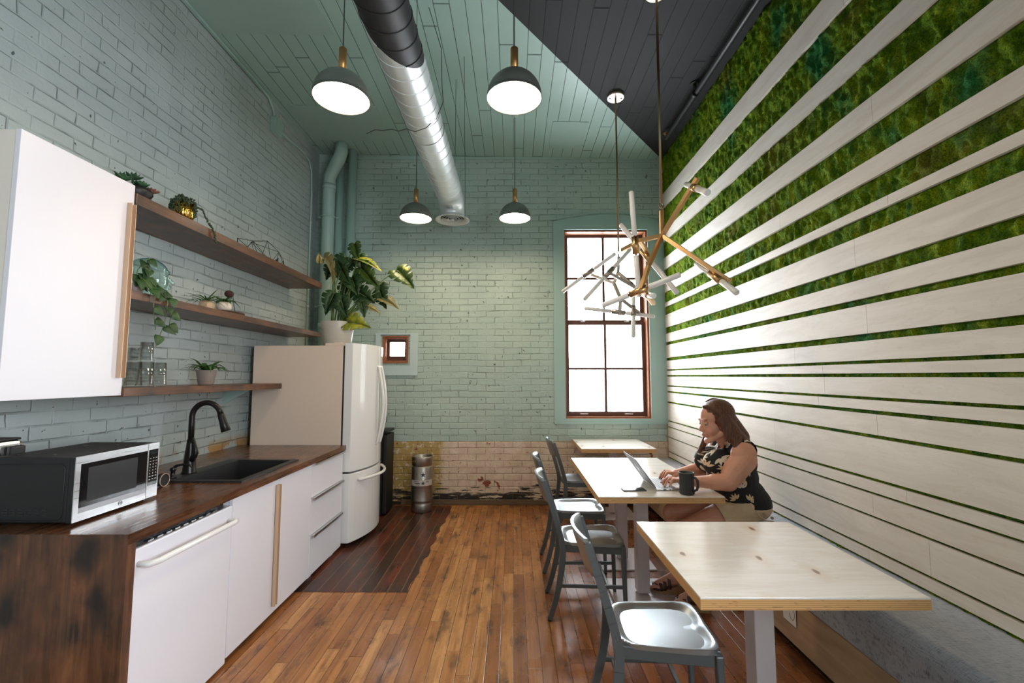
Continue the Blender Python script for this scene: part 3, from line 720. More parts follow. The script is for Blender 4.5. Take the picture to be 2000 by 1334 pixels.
# cabinet units
t = thing('base_cabinet', 'white two-door base cabinet under the sink', 'cabinet', (-1.8, 2.9, 0))
m = MB()
for a, b in (((-2.10,2.436,.045),(-1.522,2.452,.852)), ((-2.10,3.358,.045),(-1.522,3.374,.852)), ((-2.10,2.452,.045),(-1.522,3.358,.061)), ((-2.10,2.436,.061),(-2.085,3.374,.852))): m.box(a, b)
m.build('body', M_WHITE, t)
for (a, b) in ((2.436, 2.903), (2.907, 3.372)):
    m = MB(); m.box((-1.520,a,.035),(-1.500,b,.850), bevel=.0015); o = m.build('door', M_WHITE, t)
    if a < 2.5: 
        m = MB(); m.box((-1.4995,b-.036,.080),(-1.474,b-.033,.815)); m.box((-1.4995,b-.006,.080),(-1.478,b-.003,.815)); m.box((-1.500,b-.036,.080),(-1.497,b-.003,.815)); m.build('handle', M_WARMTINT, o)
for yy in (2.5, 3.3):
    m = MB(); m.cyl((-1.60,yy,0),(-1.60,yy,.045),.022,n=14); m.build('foot', M_BLACK, t)
t = thing('drawer_cabinet', 'white three-drawer cabinet beside the refrigerator', 'cabinet', (-1.8, 3.68, 0))
m = MB(); m.box((-2.10,3.377,.045),(-1.522,3.980,.852)); m.build('body', M_WHITE, t)
for (z0, z1) in ((.600, .850), (.328, .595), (.035, .323)):
    m = MB(); m.box((-1.520,3.377,z0),(-1.500,3.980,z1), bevel=.0015); o = m.build('drawer', M_WHITE, t)
    m = MB(); m.box((-1.512,3.395,z1-.001),(-1.476,3.965,z1+.002)); m.box((-1.479,3.395,z1-.016),(-1.476,3.965,z1+.002)); m.build('handle', M_ALU, o)
for yy in (3.45, 3.86):
    m = MB(); m.box((-1.58,yy-.03,0),(-1.53,yy+.03,.045)); m.build('foot', M_WHITE, t)
# refrigerator
t = thing('refrigerator', 'tall white french-door refrigerator with freezer drawer', 'refrigerator', (-1.9, 4.42, 0))
FY0, FY1 = 4.0, 4.845
m = MB(); m.box((-2.34,FY0,.03),(-1.535,FY1,1.776), bevel=.004); m.build('body', M_FRIDGE_SIDE, t)
def fx(y): return -1.448 + .115*(1-((y-(FY0+FY1)/2)/((FY1-FY0)/2))**2)
def bowed(y0, y1, z0, z1, nm):
    m = MB(); n = 14; pts = [(-1.52, y0), (-1.52, y1)] + [(fx(y1+(y0-y1)*i/n), y1+(y0-y1)*i/n) for i in range(n+1)]
    m.prism(pts, lambda p: (p[0], p[1], z0), lambda p: (p[0], p[1], z1)); bmesh.ops.recalc_face_normals(m.bm, faces=m.bm.faces)
    o = m.build(nm, M_WHITEGL, t); b = o.modifiers.new('b', 'BEVEL'); b.width = .006; b.segments = 2; b.limit_method = 'ANGLE'; b.angle_limit = .8
    return o
mid = (FY0+FY1)/2
d1 = bowed(FY0+.003, mid-.003, .655, 1.80, 'door'); d2 = bowed(mid+.003, FY1-.003, .655, 1.80, 'door'); dz = bowed(FY0+.003, FY1-.003, .045, .640, 'freezer_drawer')
m = MB(); m.box((-1.536,FY0+.01,.63),(-1.47,FY1-.01,.665)); m.box((-1.536,FY0+.012,.06),(-1.518,FY1-.012,1.77)); m.build('gasket', M_BLACK, t)
for s, d in ((-1, d1), (1, d2)):
    y = mid + s*.045; m = MB(); x = fx(y)
    m.tube([(x-.004,y,1.60)] + [(x+.014+.050*math.sin(PI*i/14), y, 1.59-.73*i/14) for i in range(15)] + [(x-.004,y,.85)], .0125, 10, sq=1.3); m.build('handle', M_WHITEGL, d)
m = MB(); ys = [FY0+.10+(FY1-FY0-.20)*i/16 for i in range(17)]
m.tube([(fx(ys[0])-.004, ys[0], .575)] + [(fx(y)+.022+.035*math.sin(PI*i/16), y, .575) for i, y in enumerate(ys)] + [(fx(ys[-1])-.004, ys[-1], .575)], .014, 10); m.build('handle', M_WHITEGL, dz)
m = MB(); m.box((-1.70,FY0+.005,1.7765),(-1.49,FY0+.075,1.800), bevel=.004); m.box((-1.62,FY0+.010,1.80),(-1.56,FY0+.07,1.808), bevel=.002); m.build('hinge_cover', M_FRIDGE_SIDE, t)
for yy in (4.06, 4.78):
    m = MB(); m.cyl((-1.6,yy,0),(-1.6,yy,.03),.02,n=12); m.build('foot', M_BLACK, t)
# black undercounter fridge
t = thing('mini_refrigerator', 'low black refrigerator squeezed between the white refrigerator and back wall', 'refrigerator', (-1.65, 5.02, 0))
m = MB(); m.box((-1.95,4.90,.02),(-1.42,5.18,.885)); m.build('body', M_BLACK, t)
m = MB(); m.box((-1.415,4.90,.03),(-1.372,5.18,.865), bevel=.006); m.build('door', M_BLACK, t)
m = MB(); m.box((-1.96,4.895,.885),(-1.368,5.185,.912), bevel=.005); m.build('top_panel', M_BLACK, t)
# sink
m = MB(); a0, a1, b0, b1 = -2.045, -1.548, 2.585, 3.26
rim = .022
def ringbox(x0, x1, y0, y1, X0, X1, Y0, Y1, z0, z1):
    for p, q in (((X0,Y0),(X1,y0)), ((X0,y1),(X1,Y1)), ((X0,y0),(x0,y1)), ((x1,y0),(X1,y1))): m.box((p[0],p[1],z0),(q[0],q[1],z1))
ringbox(-1.955, -1.585, 2.625, 3.22, a0, a1, b0, b1, .8952, .905)
ringbox(-1.955, -1.585, 2.625, 3.22, -1.963, -1.577, 2.617, 3.228, .70, .8955)
m.box((-1.963,2.617,.692),(-1.577,3.228,.70)); s_ = m.build('sink', M_SINK); tag(s_, 'black composite drop-in sink set in the wooden worktop', 'sink')
m = MB(); m.lathe([(0,.703),(.03,.703),(.042,.7015),(.045,.7005)], (-1.77,2.92,0)); m.build('drain', M_STEEL, s_)
# faucet
t = thing('faucet', 'tall matte black gooseneck faucet behind the sink', 'faucet', (-2.00, 2.82, .905))
FX, FYY = -2.005, 2.80
m = MB(); m.lathe([(0,.9055),(.040,.9055),(.040,.910),(.037,.918),(.033,.96),(.028,1.02),(.022,1.08),(.019,1.11),(0,1.11)], (FX,FYY,0)); m.build('base', M_BRONZE, t)
pts = [(FX,FYY,1.09),(FX,FYY,1.20)] + [(FX+.085-.085*math.cos(PI*i/14*.93), FYY+.012*i/14, 1.25+.085*math.sin(PI*i/14*.93)) for i in range(15)]
m = MB(); m.tube(pts, .0165, 14); m.build('spout', M_BRONZE, t)
e = Vector(pts[-1]); dn = (Vector(pts[-1])-Vector(pts[-2])).normalized()
m = MB(); m.tube([e, e+dn*.02, e+dn*.07, e+dn*.115, e+dn*.118], [.0175,.020,.023,.028,.024], 18); m.build('spray_head', M_BRONZE, t)
m = MB(); m.tube([(FX+.012,FYY-.006,.975),(FX+.040,FYY-.02,1.01),(FX+.052,FYY-.025,1.03),(FX+.048,FYY-.024,1.06),(FX+.030,FYY-.02,1.115),(FX+.022,FYY-.018,1.125)], [.016,.017,.016,.011,.0075,.006], 12); m.build('lever', M_BRONZE, t)
t = thing('soap_dispenser', 'short black pump soap dispenser beside the faucet', 'soap dispenser', (-2.0, 2.66, .905))
m = MB(); m.lathe([(0,.9055),(.021,.9055),(.021,.912),(.012,.922),(.011,.945),(.017,.95),(.015,.965),(0,.967)], (-2.0,2.66,0)); m.build('pump_body', M_BRONZE, t)
m = MB(); m.tube([(-2.0,2.66,.958),(-1.985,2.665,.975),(-1.95,2.67,.982),(-1.91,2.672,.976),(-1.90,2.672,.966)], [.010,.008,.006,.005,.005], 10); m.build('nozzle', M_BRONZE, t)
t = thing('sponge_holder', 'round black scrubber with a pale rim between microwave and soap dispenser', 'scrubber', (-1.93, 2.50, .895))
m = MB(); m.cyl((-1.945,2.50,.931),(-1.925,2.50,.931),.035,n=28); m.build('body', M_BLACK, t)
m = MB(); m.tube([(-1.922,2.50+.034*math.cos(a*PI/12),.931+.034*math.sin(a*PI/12)) for a in range(25)], .002, 6); m.build('rim', M_WARMTINT, t)
# microwave
t = thing('microwave', 'countertop microwave with stainless door and black body', 'microwave', (-1.95, 2.05, .895))
mx0, mx1, my0, my1, mz0, mz1 = -2.13, -1.782, 1.842, 2.272, .908, 1.170
m = MB(); m.box((mx0,my0,mz0),(mx1-.028,my1,mz1), bevel=.006)
m.build('housing', M_BLACK, t)
m = MB(); Y_ = my0-.001
for r in range(3):
    for c in range(7): m.box((-2.10+c*.032, Y_, .937+r*.011), (-2.078+c*.032, Y_+.002, .942+r*.011))
m.build('vent_slots', M_BLACKG, t)
m = MB(); fr = [(-2.115,.922),(-1.90+.06,.922),(-1.83,.93),(-1.825,.94),(-1.825,1.125),(-1.835,1.142),(-2.115,1.142)]
m.tube([(x, my0-.0005, z) for x, z in fr], .0022, 6); m.build('pressed_rib', M_BLACK, t)
for (x, y) in ((-2.09,1.90),(-1.93,1.90),(-2.02,2.13),(-1.90,2.16)):
    m = MB(); m.cyl((x,y,mz1),(x,y,mz1+.002),.008,n=14); m.build('top_button', M_BLACKG, t)
m = MB(); m.box((mx1-.027,my0,mz0),(mx1-.004,my1-.072,mz1), bevel=.002); dr = m.build('door', M_BLACK, t)
dy0, dy1 = my0, my1-.072
m = MB(); zA, zB = .960, 1.138; yA, yB = my0+.022, dy1-.001
for a, b in (((dy0,mz0),(dy1,zA-.022)), ((dy0,zB),(dy1,mz1)), ((dy0,zA-.022),(yA,zB))): m.box((mx1-.0035,a[0],a[1]),(mx1,b[0],b[1]))
m.build('door_trim', M_STEEL, dr)
m = MB(); m.box((mx1-.0035,yA,zA-.022),(mx1-.001,dy1,zA)); m.build('grip_lip', steel_mat('darker steel lip', (.45,.45,.46), .3, 1), dr)
m = MB(); m.box((mx1-.0035,yA,zA),(mx1-.001,dy1,zB)); m.build('window', M_BLACKG, dr)
m = MB(); m.box((mx1-.001,yA+.035,zA+.018),(mx1-.0006,dy1-.055,zB-.02)); m.build('mesh_screen', simple('dark mesh', (.012,.012,.013), .4), dr)
m = MB(); m.box((mx1-.027,dy1+.002,mz0),(mx1,my1,mz1), bevel=.002); cp = m.build('control_panel', M_STEEL, t)
m = MB(); m.box((mx1,dy1+.008,.968),(mx1+.0008,my1-.008,mz1-.03)); m.build('keypad', M_BLACKG, cp)
m = MB()
for r in range(8):
    for c in range(3):
        yy = dy1+.018+c*.018; zz = 1.098-r*.0145
        if r in (0, 1): m.box((mx1+.0008,yy-.004,zz-.0012),(mx1+.0012,yy+.005,zz+.0012))
        else: m.box((mx1+.0008,yy-.002,zz-.0035),(mx1+.0012,yy+.0012,zz+.0035)) if r < 6 else m.box((mx1+.0008,yy-.005,zz-.002),(mx1+.0012,yy+.005,zz+.002))
m.build('key_legends', M_WHITETXT, cp)
m = MB(); m.box((mx1+.0008,dy1+.016,1.118),(mx1+.0012,my1-.016,1.131)); m.build('display', simple('display', (.02,.03,.03), .1), cp)
c0 = Vector((mx1+.0008, 2.062, .928))
m = MB(); m.tube([c0+Vector((0,.0095*math.cos(a*PI/12),.0095*math.sin(a*PI/12))) for a in range(25)], .0012, 6); m.build('badge_ring', M_MIDGREY, dr)
RX = Matrix(((0,0,1,0),(1,0,0,0),(0,1,0,0),(0,0,0,1)))   # text plane facing +X
text('GE', .0115, M_MIDGREY, dr, Matrix.Translation(c0) @ RX, 'badge_lettering')
for (x, y) in ((mx0+.04,my0+.04),(mx1-.05,my0+.04),(mx0+.04,my1-.04),(mx1-.05,my1-.04)):
    m = MB(); m.cyl((x,y,.895),(x,y,.909),.012,n=12); m.build('foot', M_BLACK, t)
# toaster behind it
t = thing('toaster', 'chrome toaster half hidden behind the microwave', 'toaster', (-2.27, 1.95, .895))
m = MB(); m.box((-2.37,1.82,.905),(-2.175,2.0,1.222), bevel=.015); m.build('shell', M_CHROME, t)
m = MB(); m.box((-2.365,1.825,1.222),(-2.18,1.995,1.232), bevel=.004); m.box((-2.36,1.83,.895),(-2.19,1.99,.906)); m.build('top_plate', M_BLACK, t)
m = MB(); m.box((-2.176,1.93,1.08),(-2.150,1.99,1.20), bevel=.008); m.build('lever_knob', M_BLACK, t)
# upper cabinet
t = thing('wall_cabinet', 'white wall cabinet with a long edge pull above the microwave', 'cabinet', (-2.25, 2.07, 1.40))
m = MB(); m.box((XL+.001,1.795,1.402),(-2.095,2.352,2.538)); m.build('body', simple('cream cabinet side', (.78,.72,.65), .4), t)
m = MB(); m.box((-2.093,1.792,1.400),(-2.070,2.358,2.540), bevel=.0015); o = m.build('door', M_WHITE, t)
m = MB(); m.box((-2.0695,2.316,1.492),(-2.044,2.319,2.428)); m.box((-2.0695,2.346,1.492),(-2.046,2.349,2.428)); m.box((-2.071,2.319,1.492),(-2.068,2.349,2.428)); m.build('handle', M_WARMTINT, o)
# shelves
def shelf(y0, y1, z0, z1, lb, bracket=()):
    m = MB(); m.box((XL+.0005,y0,z0),(-2.06,y1,z1), bevel=.002); o = m.build('wall_shelf', M_SHELF); tag(o, lb, 'shelf', 'dark wooden wall shelves')
    for y in bracket:
        mm = MB(); mm.prism([(XL+.001, z0-.001),(XL+.001, z0-.12),(XL+.02, z0-.12),(-2.20, z0-.001)], lambda p: (p[0], y, p[1]), lambda p: (p[0], y+.02, p[1])); mm.build('bracket', M_MINT, o)
shelf(2.36, 4.72, 2.438, 2.500, 'topmost long dark wooden shelf, carrying the wire sculpture')
shelf(2.36, 4.74, 1.917, 1.964, 'middle long dark wooden shelf, carrying the glass head')
shelf(2.36, 3.97, 1.392, 1.438, 'short lowest dark wooden shelf above the faucet', (3.72,))
# ================================================================== pendant lamps
def make_lamp():
    t = thing('pendant_lamp', 'x', 'pendant lamp', (0,0,0), 'dome pendant lamps')
    R = .160
    m = MB(); prof = [(R*math.cos(a), R*math.sin(a)) for a in [PI/2*i/16 for i in range(16)]]
    m.lathe([(R+.001, -.004), (R+.001, 0)] + prof + [(.022, R-.001)] + [(.020, R-.005)] + [((R-.004)*math.cos(a), (R-.004)*math.sin(a)) for a in [PI/2*i/16 for i in range(15, -1, -1)]] + [(R-.004, -.004), (R+.001, -.004)], n=48)
    m.build('shade', M_DOME, t)
    m = MB(); m.lathe([(0,.004),(R-.006,.004),(R-.006,.010),(0,.010)], n=48); m.build('diffuser', M_LAMP, t)
    m = MB(); m.cyl((0,0,R-.002),(0,0,R+.145),.0225,n=24); m.cyl((0,0,R+.145),(0,0,R+.149),.018,n=24); m.build('stem', M_BRASSP, t)
    m = MB(); m.cyl((0,0,R+.149),(0,0,ceil_z(0)-3.11-.02),.0035,n=8); m.build('cord', M_CORD, t)
    m = MB(); zc = ceil_z(0)-3.11; m.lathe([(0,zc-.032),(.022,zc-.030),(.035,zc-.018),(.040,zc-.001)], n=24); m.build('canopy', M_MINT, t)
    return t
lamp = make_lamp()
for i, (x, y, lb) in enumerate([(-1.0, 2.47, 'dome pendant lamp nearest the left wall, large in front of the duct'), (.005, 2.47, 'dome pendant lamp hanging in front of the dark ceiling edge, front right'),
        (-1.0, 4.44, 'smaller looking far dome pendant lamp left of the round air diffuser'), (.014, 4.44, 'far dome pendant lamp right of the round air diffuser')]):
    if i: dup(lamp, (x, y, 3.11), 0, lb)
lamp.location = (-1.0, 2.47, 3.11); lamp['label'] = 'dome pendant lamp nearest the left wall, large in front of the duct'
# ================================================================== duct
t = thing('air_duct', 'round spiral duct, black near the viewer and bare metal beyond, ending in a diffuser', 'duct', (-.665, 1.0, 3.2))
DX, DZ, DR = -.665, 3.395, .132
m = MB()
pts = [(DX, -2.9, DZ), (DX, 4.46, DZ)] ; r_ = .16
for i in range(1, 9):
    a = PI/2*i/8; pts.append((DX, 4.56 + r_*math.sin(a), DZ - r_ + r_*math.cos(a)))
pts.append((DX, 4.56+r_, DZ-r_-.03)); m.tube(pts, DR, 36, cap=False); m.build('duct_body', M_DUCT, t)
m = MB(); hp = []; pitch = .125; nt = int((4.45+2.8)/pitch)
for i in range(nt*28):
    a = 2*PI*i/28; hp.append((DX+(DR+.001)*math.cos(a), -2.8+pitch*i/28, DZ+(DR+.001)*math.sin(a)))
m.tube(hp, .0035, 5); m.build('spiral_seam', M_DUCT, t)
m = MB()
for y in (4.42, 3.30, 1.75, .2): 
    m.tube([(DX, y-.02, DZ), (DX, y+.02, DZ)], DR+.004, 36, cap=False); m.tube([(DX,y+.02,DZ),(DX,y+.0201,DZ)], [DR+.004, DR], 36, cap=False)
m.build('joint_collar', M_DUCT, t)
DY = 4.56+r_
m = MB(); m.lathe([(DR-.012,3.262),(DR-.006,3.255),(DR+.002,3.225),(.155,3.205),(.185,3.196),(.188,3.190),(.175,3.188),(.140,3.198),(.125,3.212)], (DX,DY,0), 48)
for k in range(4):
    r = .108-.027*k; m.lathe([(r-.010,3.222-.004*k),(r+.006,3.199-.003*k),(r+.008,3.197-.003*k),(r-.004,3.214-.004*k)], (DX,DY,0), 40)
m.lathe([(0,3.188),(.020,3.189),(.022,3.196),(0,3.2)], (DX,DY,0), 24); m.build('diffuser_grille', simple('white diffuser', (.62,.66,.64), .4), t)
m = MB(); m.lathe([(0,3.235),(.130,3.236)], (DX,DY,0), 32); m.build('diffuser_throat', M_BLACK, t)
for y in (3.9, 2.3, .7):
    m = MB()
    for s in (-1, 1): m.cyl((DX+s*(DR+.003), y, DZ), (DX+s*(DR+.003), y, ceil_z(DX)-.001), .0018, n=6)
    m.build('hanger_wire', M_CORD, t)
m = MB(); m.tube([(-.627,3.1,ceil_z(-.627)-.001),(-.53,3.09,3.9),(-.515,3.05,3.6),(-.50,3.03,3.45),(-.55,3.04,3.33),(-.62,3.02,3.25),(-.70,3.04,3.235),(-.76,3.03,3.25),(-.82,3.05,3.245),(-.87,3.06,3.265),(-.93,3.05,3.25),(-.99,3.05,3.255),(-1.05,3.05,3.225)], .0028, 6)
tag(m.build('loose_wire', M_CORD), 'loose kinked wire dangling under the duct', 'wire')
m = MB(); m.tube([(-.42,3.6,ceil_z(-.42)),(-.47,4.1,3.95),(-.50,4.45,3.6),(-.50,4.47,3.2),(-.50,4.47,3.12)], .0022, 6)
tag(m.build('control_cable', M_CORD), 'thin grey cable hanging beside the round air diffuser', 'cable')
# ================================================================== branching chandeliers
def chand(label, base, rod, bars, tubes, mat, canopy=None, rodmat=None):
    t = thing('branching_chandelier', label, 'chandelier', base)
    m = MB(); m.cyl(rod[0], rod[1], .0085, n=12); m.build('rod', rodmat or M_BRASSD, t)
    m = MB(); c = Vector(rod[1]); 
    m.tube([c+Vector((.016*math.cos(a*PI/8), 0, -.014+.016*math.sin(a*PI/8))) for a in range(17)], .004, 8)
    m.tube([c+Vector((0, .013*math.cos(a*PI/8), -.036+.016*math.sin(a*PI/8))) for a in range(17)], .004, 8); m.build('loop', M_BRASSD, t)
    m = MB(); x, y, _ = rod[0]; z = ceil_z(x); m.cyl((x,y,z-.028),(x,y,z-.001),.078,n=40); o = m.build('canopy', simple('pale brass canopy', (.78,.66,.52), .3, .6), t)
    m = MB()
    for s in (-1, 1): m.cyl((x+s*.055,y,z-.031),(x+s*.055,y,z-.027),.008,n=10)
    m.build('screw', M_BLACK, o)
    for p, q in bars:
        m = MB(); d = (Vector(q)-Vector(p)).normalized()*.008; m.beam(Vector(p)-d, Vector(q)+d, .026, .026, bevel=.002); m.build('arm', mat, t)
    for a, b, c in tubes:
        a, b, c = Vector(a), Vector(b), Vector(c); d = (b-a).normalized(); s = c
        m = MB(); m.cyl(s-d*.060, s+d*.060, .0225, n=20); m.cyl(s-d*.075, s+d*.075, .008, n=12); o = m.build('socket', mat, t)
        for e, sg in ((a, -1), (b, 1)):
            m = MB(); st = s+d*sg*.068; L = max(.1, (e-st).length)
            m.tube([st, st+d*sg*.002, st+d*sg*(L-.006), st+d*sg*L], [.015,.0175,.0175,.013], 18); m.build('glass_tube', M_TUBEGL, t)
    return t
chand('brass branching chandelier nearer the viewer, reaching over the laptop table', (.994,2.92,1.95), ((1.0,2.92,4.19),(.995,2.92,2.66)),
  [((.995,2.92,2.605),(.994,2.92,2.439)), ((.994,2.92,2.439),(1.129,2.66,2.71)), ((.994,2.92,2.439),(.863,2.98,2.423)), ((.863,2.98,2.423),(.778,3.12,2.399)),
   ((.994,2.92,2.439),(.878,2.86,2.215)), ((.878,2.86,2.215),(.814,2.80,2.058)), ((.814,2.80,2.058),(.966,3.05,2.004)), ((.994,2.92,2.439),(1.283,2.62,2.068)), ((.863,2.98,2.423),(.953,3.12,2.384))],
  [((1.132,2.88,2.754),(1.022,2.32,2.462),(1.092,2.60,2.628)), ((.812,2.97,2.764),(.863,3.02,2.042),(.833,2.99,2.392)), ((.595,2.95,1.971),(1.018,2.68,2.119),(.80,2.82,2.043)),
   ((1.198,2.86,2.225),(1.263,2.48,1.956),(1.222,2.66,2.098)), ((.806,3.28,2.638),(1.107,2.98,2.055),(.953,3.13,2.356)), ((.911,3.1,2.074),(.859,2.70,1.991),(.890,2.94,2.041))], M_BRASS)
chand('grey-looking branching chandelier farther back in front of the big window', (.98,4.1,1.83), ((.984,4.1,4.19),(.984,4.1,2.665)),
  [((.984,4.1,2.61),(.975,4.1,2.463)), ((.975,4.1,2.463),(1.053,3.95,2.334)), ((.975,4.1,2.463),(.94,4.12,2.37)), ((.94,4.12,2.37),(.749,4.2,2.467)), ((.94,4.12,2.37),(.983,4.05,2.212)),
   ((.983,4.05,2.212),(.964,4.02,2.06)), ((.983,4.05,2.212),(1.106,3.9,2.058)), ((.837,3.9,2.425),(1.057,3.85,2.277)), ((1.057,3.85,2.277),(1.053,3.95,2.334))],
  [((.475,4.3,2.322),(.96,4.12,2.653),(.719,4.21,2.488)), ((.606,3.78,2.156),(1.067,3.98,2.657),(.845,3.885,2.415)), ((.669,4.15,2.138),(1.245,3.9,2.026),(.957,4.025,2.082)), ((1.115,4.1,2.269),(1.004,3.72,1.829),(1.066,3.93,2.075))], M_CHAND)
# ================================================================== keg
t = thing('beer_keg', 'slim worn steel keg standing against the peeling wall beside the black refrigerator', 'keg', (-1.03, 5.12, 0))
kx, ky = -1.03, 5.12
m = MB(); R = .118
m.lathe([(.10,.004),(.112,.003),(.117,.012),(.117,.085),(.114,.092),(.110,.100),(R,.118),(R+.003,.128),(R,.138),(R,.300),(R+.004,.310),(R+.004,.318),(R,.326),(R,.345),(R+.004,.353),(R+.004,.361),(R,.370),(R,.480),(.112,.498),(.106,.505),(0,.515)], (kx,ky,0), 48); m.build('barrel', M_KEG, t)
m = MB(); m.lathe([(.106,.500),(.117,.515),(.119,.590),(.117,.604),(.111,.606),(.107,.600),(.110,.520),(.103,.506)], (kx,ky,0), 48); m.build('top_rim', M_KEG, t)
m = MB(); m.lathe([(0,.514),(.03,.516),(.032,.535),(0,.537)], (kx,ky,0), 24); m.build('valve', M_KEG, t)
def on_keg(du, z, r=.1205): a = -PI/2 - .10 + du/R; return (kx+r*math.cos(a), ky+r*math.sin(a), z)
def star(cu, cz, ro, nm, mat):
    m = MB(); pts = []
    for k in range(10): a = PI/2 + k*PI/5; rr = ro if k % 2 == 0 else ro*.42; pts.append((cu+rr*math.cos(a), cz+rr*math.sin(a)))
    c = m._v(on_keg(cu, cz)); v = [m._v(on_keg(*p)) for p in pts]
    for k in range(10): m.face([c, v[k], v[(k+1)%10]])
    m.build(nm, mat, t, fix=False)
M_INK = simple('dark keg ink', (.03,.04,.05), .5)
star(.045, .415, .030, 'star_emblem', M_INK)
m = MB(); m.sm = True
m.grid(lambda a, b: on_keg(-.16+.32*a, .295+.062*b, .1232), 24, 1); m.build('label_band', simple('label band', (.50,.46,.43), .5), t, fix=False)
for cu in (.045,): 
    m = MB(); pts = []
    for k in range(10): a = PI/2 + k*PI/5; rr = .024 if k % 2 == 0 else .010; pts.append((cu+rr*math.cos(a), .326+rr*math.sin(a)))
    c = m._v(on_keg(cu, .326, .1242)); v = [m._v(on_keg(*p, .1242)) for p in pts]
    for k in range(10): m.face([c, v[k], v[(k+1)%10]])
    m.build('star_emblem', M_INK, t, fix=False)
m = MB()
for k, (u0, u1, z) in enumerate(((-.06,.005,.340),(-.05,.012,.322),(-.03,.01,.307),(.075,.11,.335),(-.025,-.02,.43),(-.027,-.018,.415),(-.025,-.02,.395))):
    g = m.grid(lambda a, b: on_keg(u0+(u1-u0)*a, z+.006*b, .1240), 4, 1)
m.build('printed_lines', M_INK, t, fix=False)
m = MB(); m.tube([on_keg(-.07+.022*math.cos(a*PI/10), .556+.010*math.sin(a*PI/10), .1195) for a in range(21)], .003, 6); m.build('grip_slot', M_GOLD, t)
# ================================================================== voxel blend helper (joins tapered limbs into one continuous surface)
def rot_to(v): return Vector((0,0,1)).rotation_difference(Vector(v)).to_matrix()
def blob(prims, voxel, smooth=2):
    m = MB()
    for pr in prims:
        if pr[0] == 's':
            c, r = pr[1], pr[2]; R3 = pr[3] if len(pr) > 3 else None
            t = MB(); t.sphere((0,0,0), r, 24, 16)
            M4 = Matrix.Translation(Vector(c)) @ (R3.to_4x4() if R3 else Matrix.Identity(4))
            bmesh.ops.transform(t.bm, matrix=M4, verts=t.bm.verts); bmesh.ops.recalc_face_normals(t.bm, faces=t.bm.faces); m.merge(t.bm)
        else:
            p, q, r1, r2 = Vector(pr[1]), Vector(pr[2]), pr[3], pr[4]; sq = pr[5] if len(pr) > 5 else 1
            d = q-p; L = d.length; t = MB(); n = 20; prof = []
            for i in range(9): a = -PI/2 + PI/2*i/8; prof.append((r1*math.cos(a), r1*math.sin(a)))
            for i in range(9): a = PI/2*i/8; prof.append((r2*math.cos(a), L+r2*math.sin(a)))
            prof[0] = (0, -r1); prof[-1] = (0, L+r2)
            t.lathe(prof, n=n); bmesh.ops.transform(t.bm, matrix=Matrix.Diagonal((sq,1,1,1)), verts=t.bm.verts)
            bmesh.ops.transform(t.bm, matrix=Matrix.Translation(p) @ rot_to(d).to_4x4(), verts=t.bm.verts)
            bmesh.ops.recalc_face_normals(t.bm, faces=t.bm.faces); m.merge(t.bm)
    me = bpy.data.meshes.new('tmp'); m.bm.to_mesh(me); m.bm.free()
    o = bpy.data.objects.new('tmp', me); COL.objects.link(o)
    md = o.modifiers.new('r', 'REMESH'); md.mode = 'VOXEL'; md.voxel_size = voxel; md.use_smooth_shade = True
    if smooth: s = o.modifiers.new('s', 'SMOOTH'); s.iterations = smooth; s.factor = .5
    dg = bpy.context.evaluated_depsgraph_get(); me2 = bpy.data.meshes.new_from_object(o.evaluated_get(dg))
    bpy.data.objects.remove(o); return me2
def mesh_obj(name, me, mats, parent):
    o = bpy.data.objects.new(name, me); COL.objects.link(o); me.materials.clear()
    for mm in (mats if isinstance(mats, list) else [mats]): me.materials.append(mm)
    r = parent
    while r.parent: r = r.parent
    me.transform(Matrix.Translation(-Vector(r.location))); o.parent = parent
    return o
def trim_mesh(me, keep):
    bm = bmesh.new(); bm.from_mesh(me)
    kill = [f for f in bm.faces if not keep(f.calc_center_median())]
    bmesh.ops.delete(bm, geom=kill, context='FACES'); bm.to_mesh(me); bm.free(); return me
# ================================================================== plants and shelf decor
def leaf(m, base, d, n, L, Wd, droop=.3, kind='oval', fold=.15, seg=8):
    """adds one leaf blade to builder m"""
    d = Vector(d).normalized(); n = Vector(n); n = (n - d*n.dot(d)).normalized(); s = d.cross(n)
    base = Vector(base); L_, R_, C_ = [], [], []
    for i in range(seg+1):
        u = i/seg
        if kind == 'heart': w = Wd*(math.sin(PI*min(1, u**.55*.98+.02)))**.8 if u < 1 else 0
        elif kind == 'strap': w = Wd*(.35+.65*math.sin(PI*(u**.7)*.98))*(1-u**4)
        else: w = Wd*math.sin(PI*u**.8)
        c = base + d*L*u*(1-.15*droop*u) - n*0 + Vector((0,0,-1))*L*droop*u*u
        C_.append(m._v(c)); L_.append(m._v(c - s*w + n*abs(w)*fold)); R_.append(m._v(c + s*w + n*abs(w)*fold))
    sm = m.sm; m.sm = True
    for i in range(seg):
        m.face([C_[i], C_[i+1], L_[i+1], L_[i]]); m.face([C_[i], R_[i], R_[i+1], C_[i+1]])
    m.sm = sm
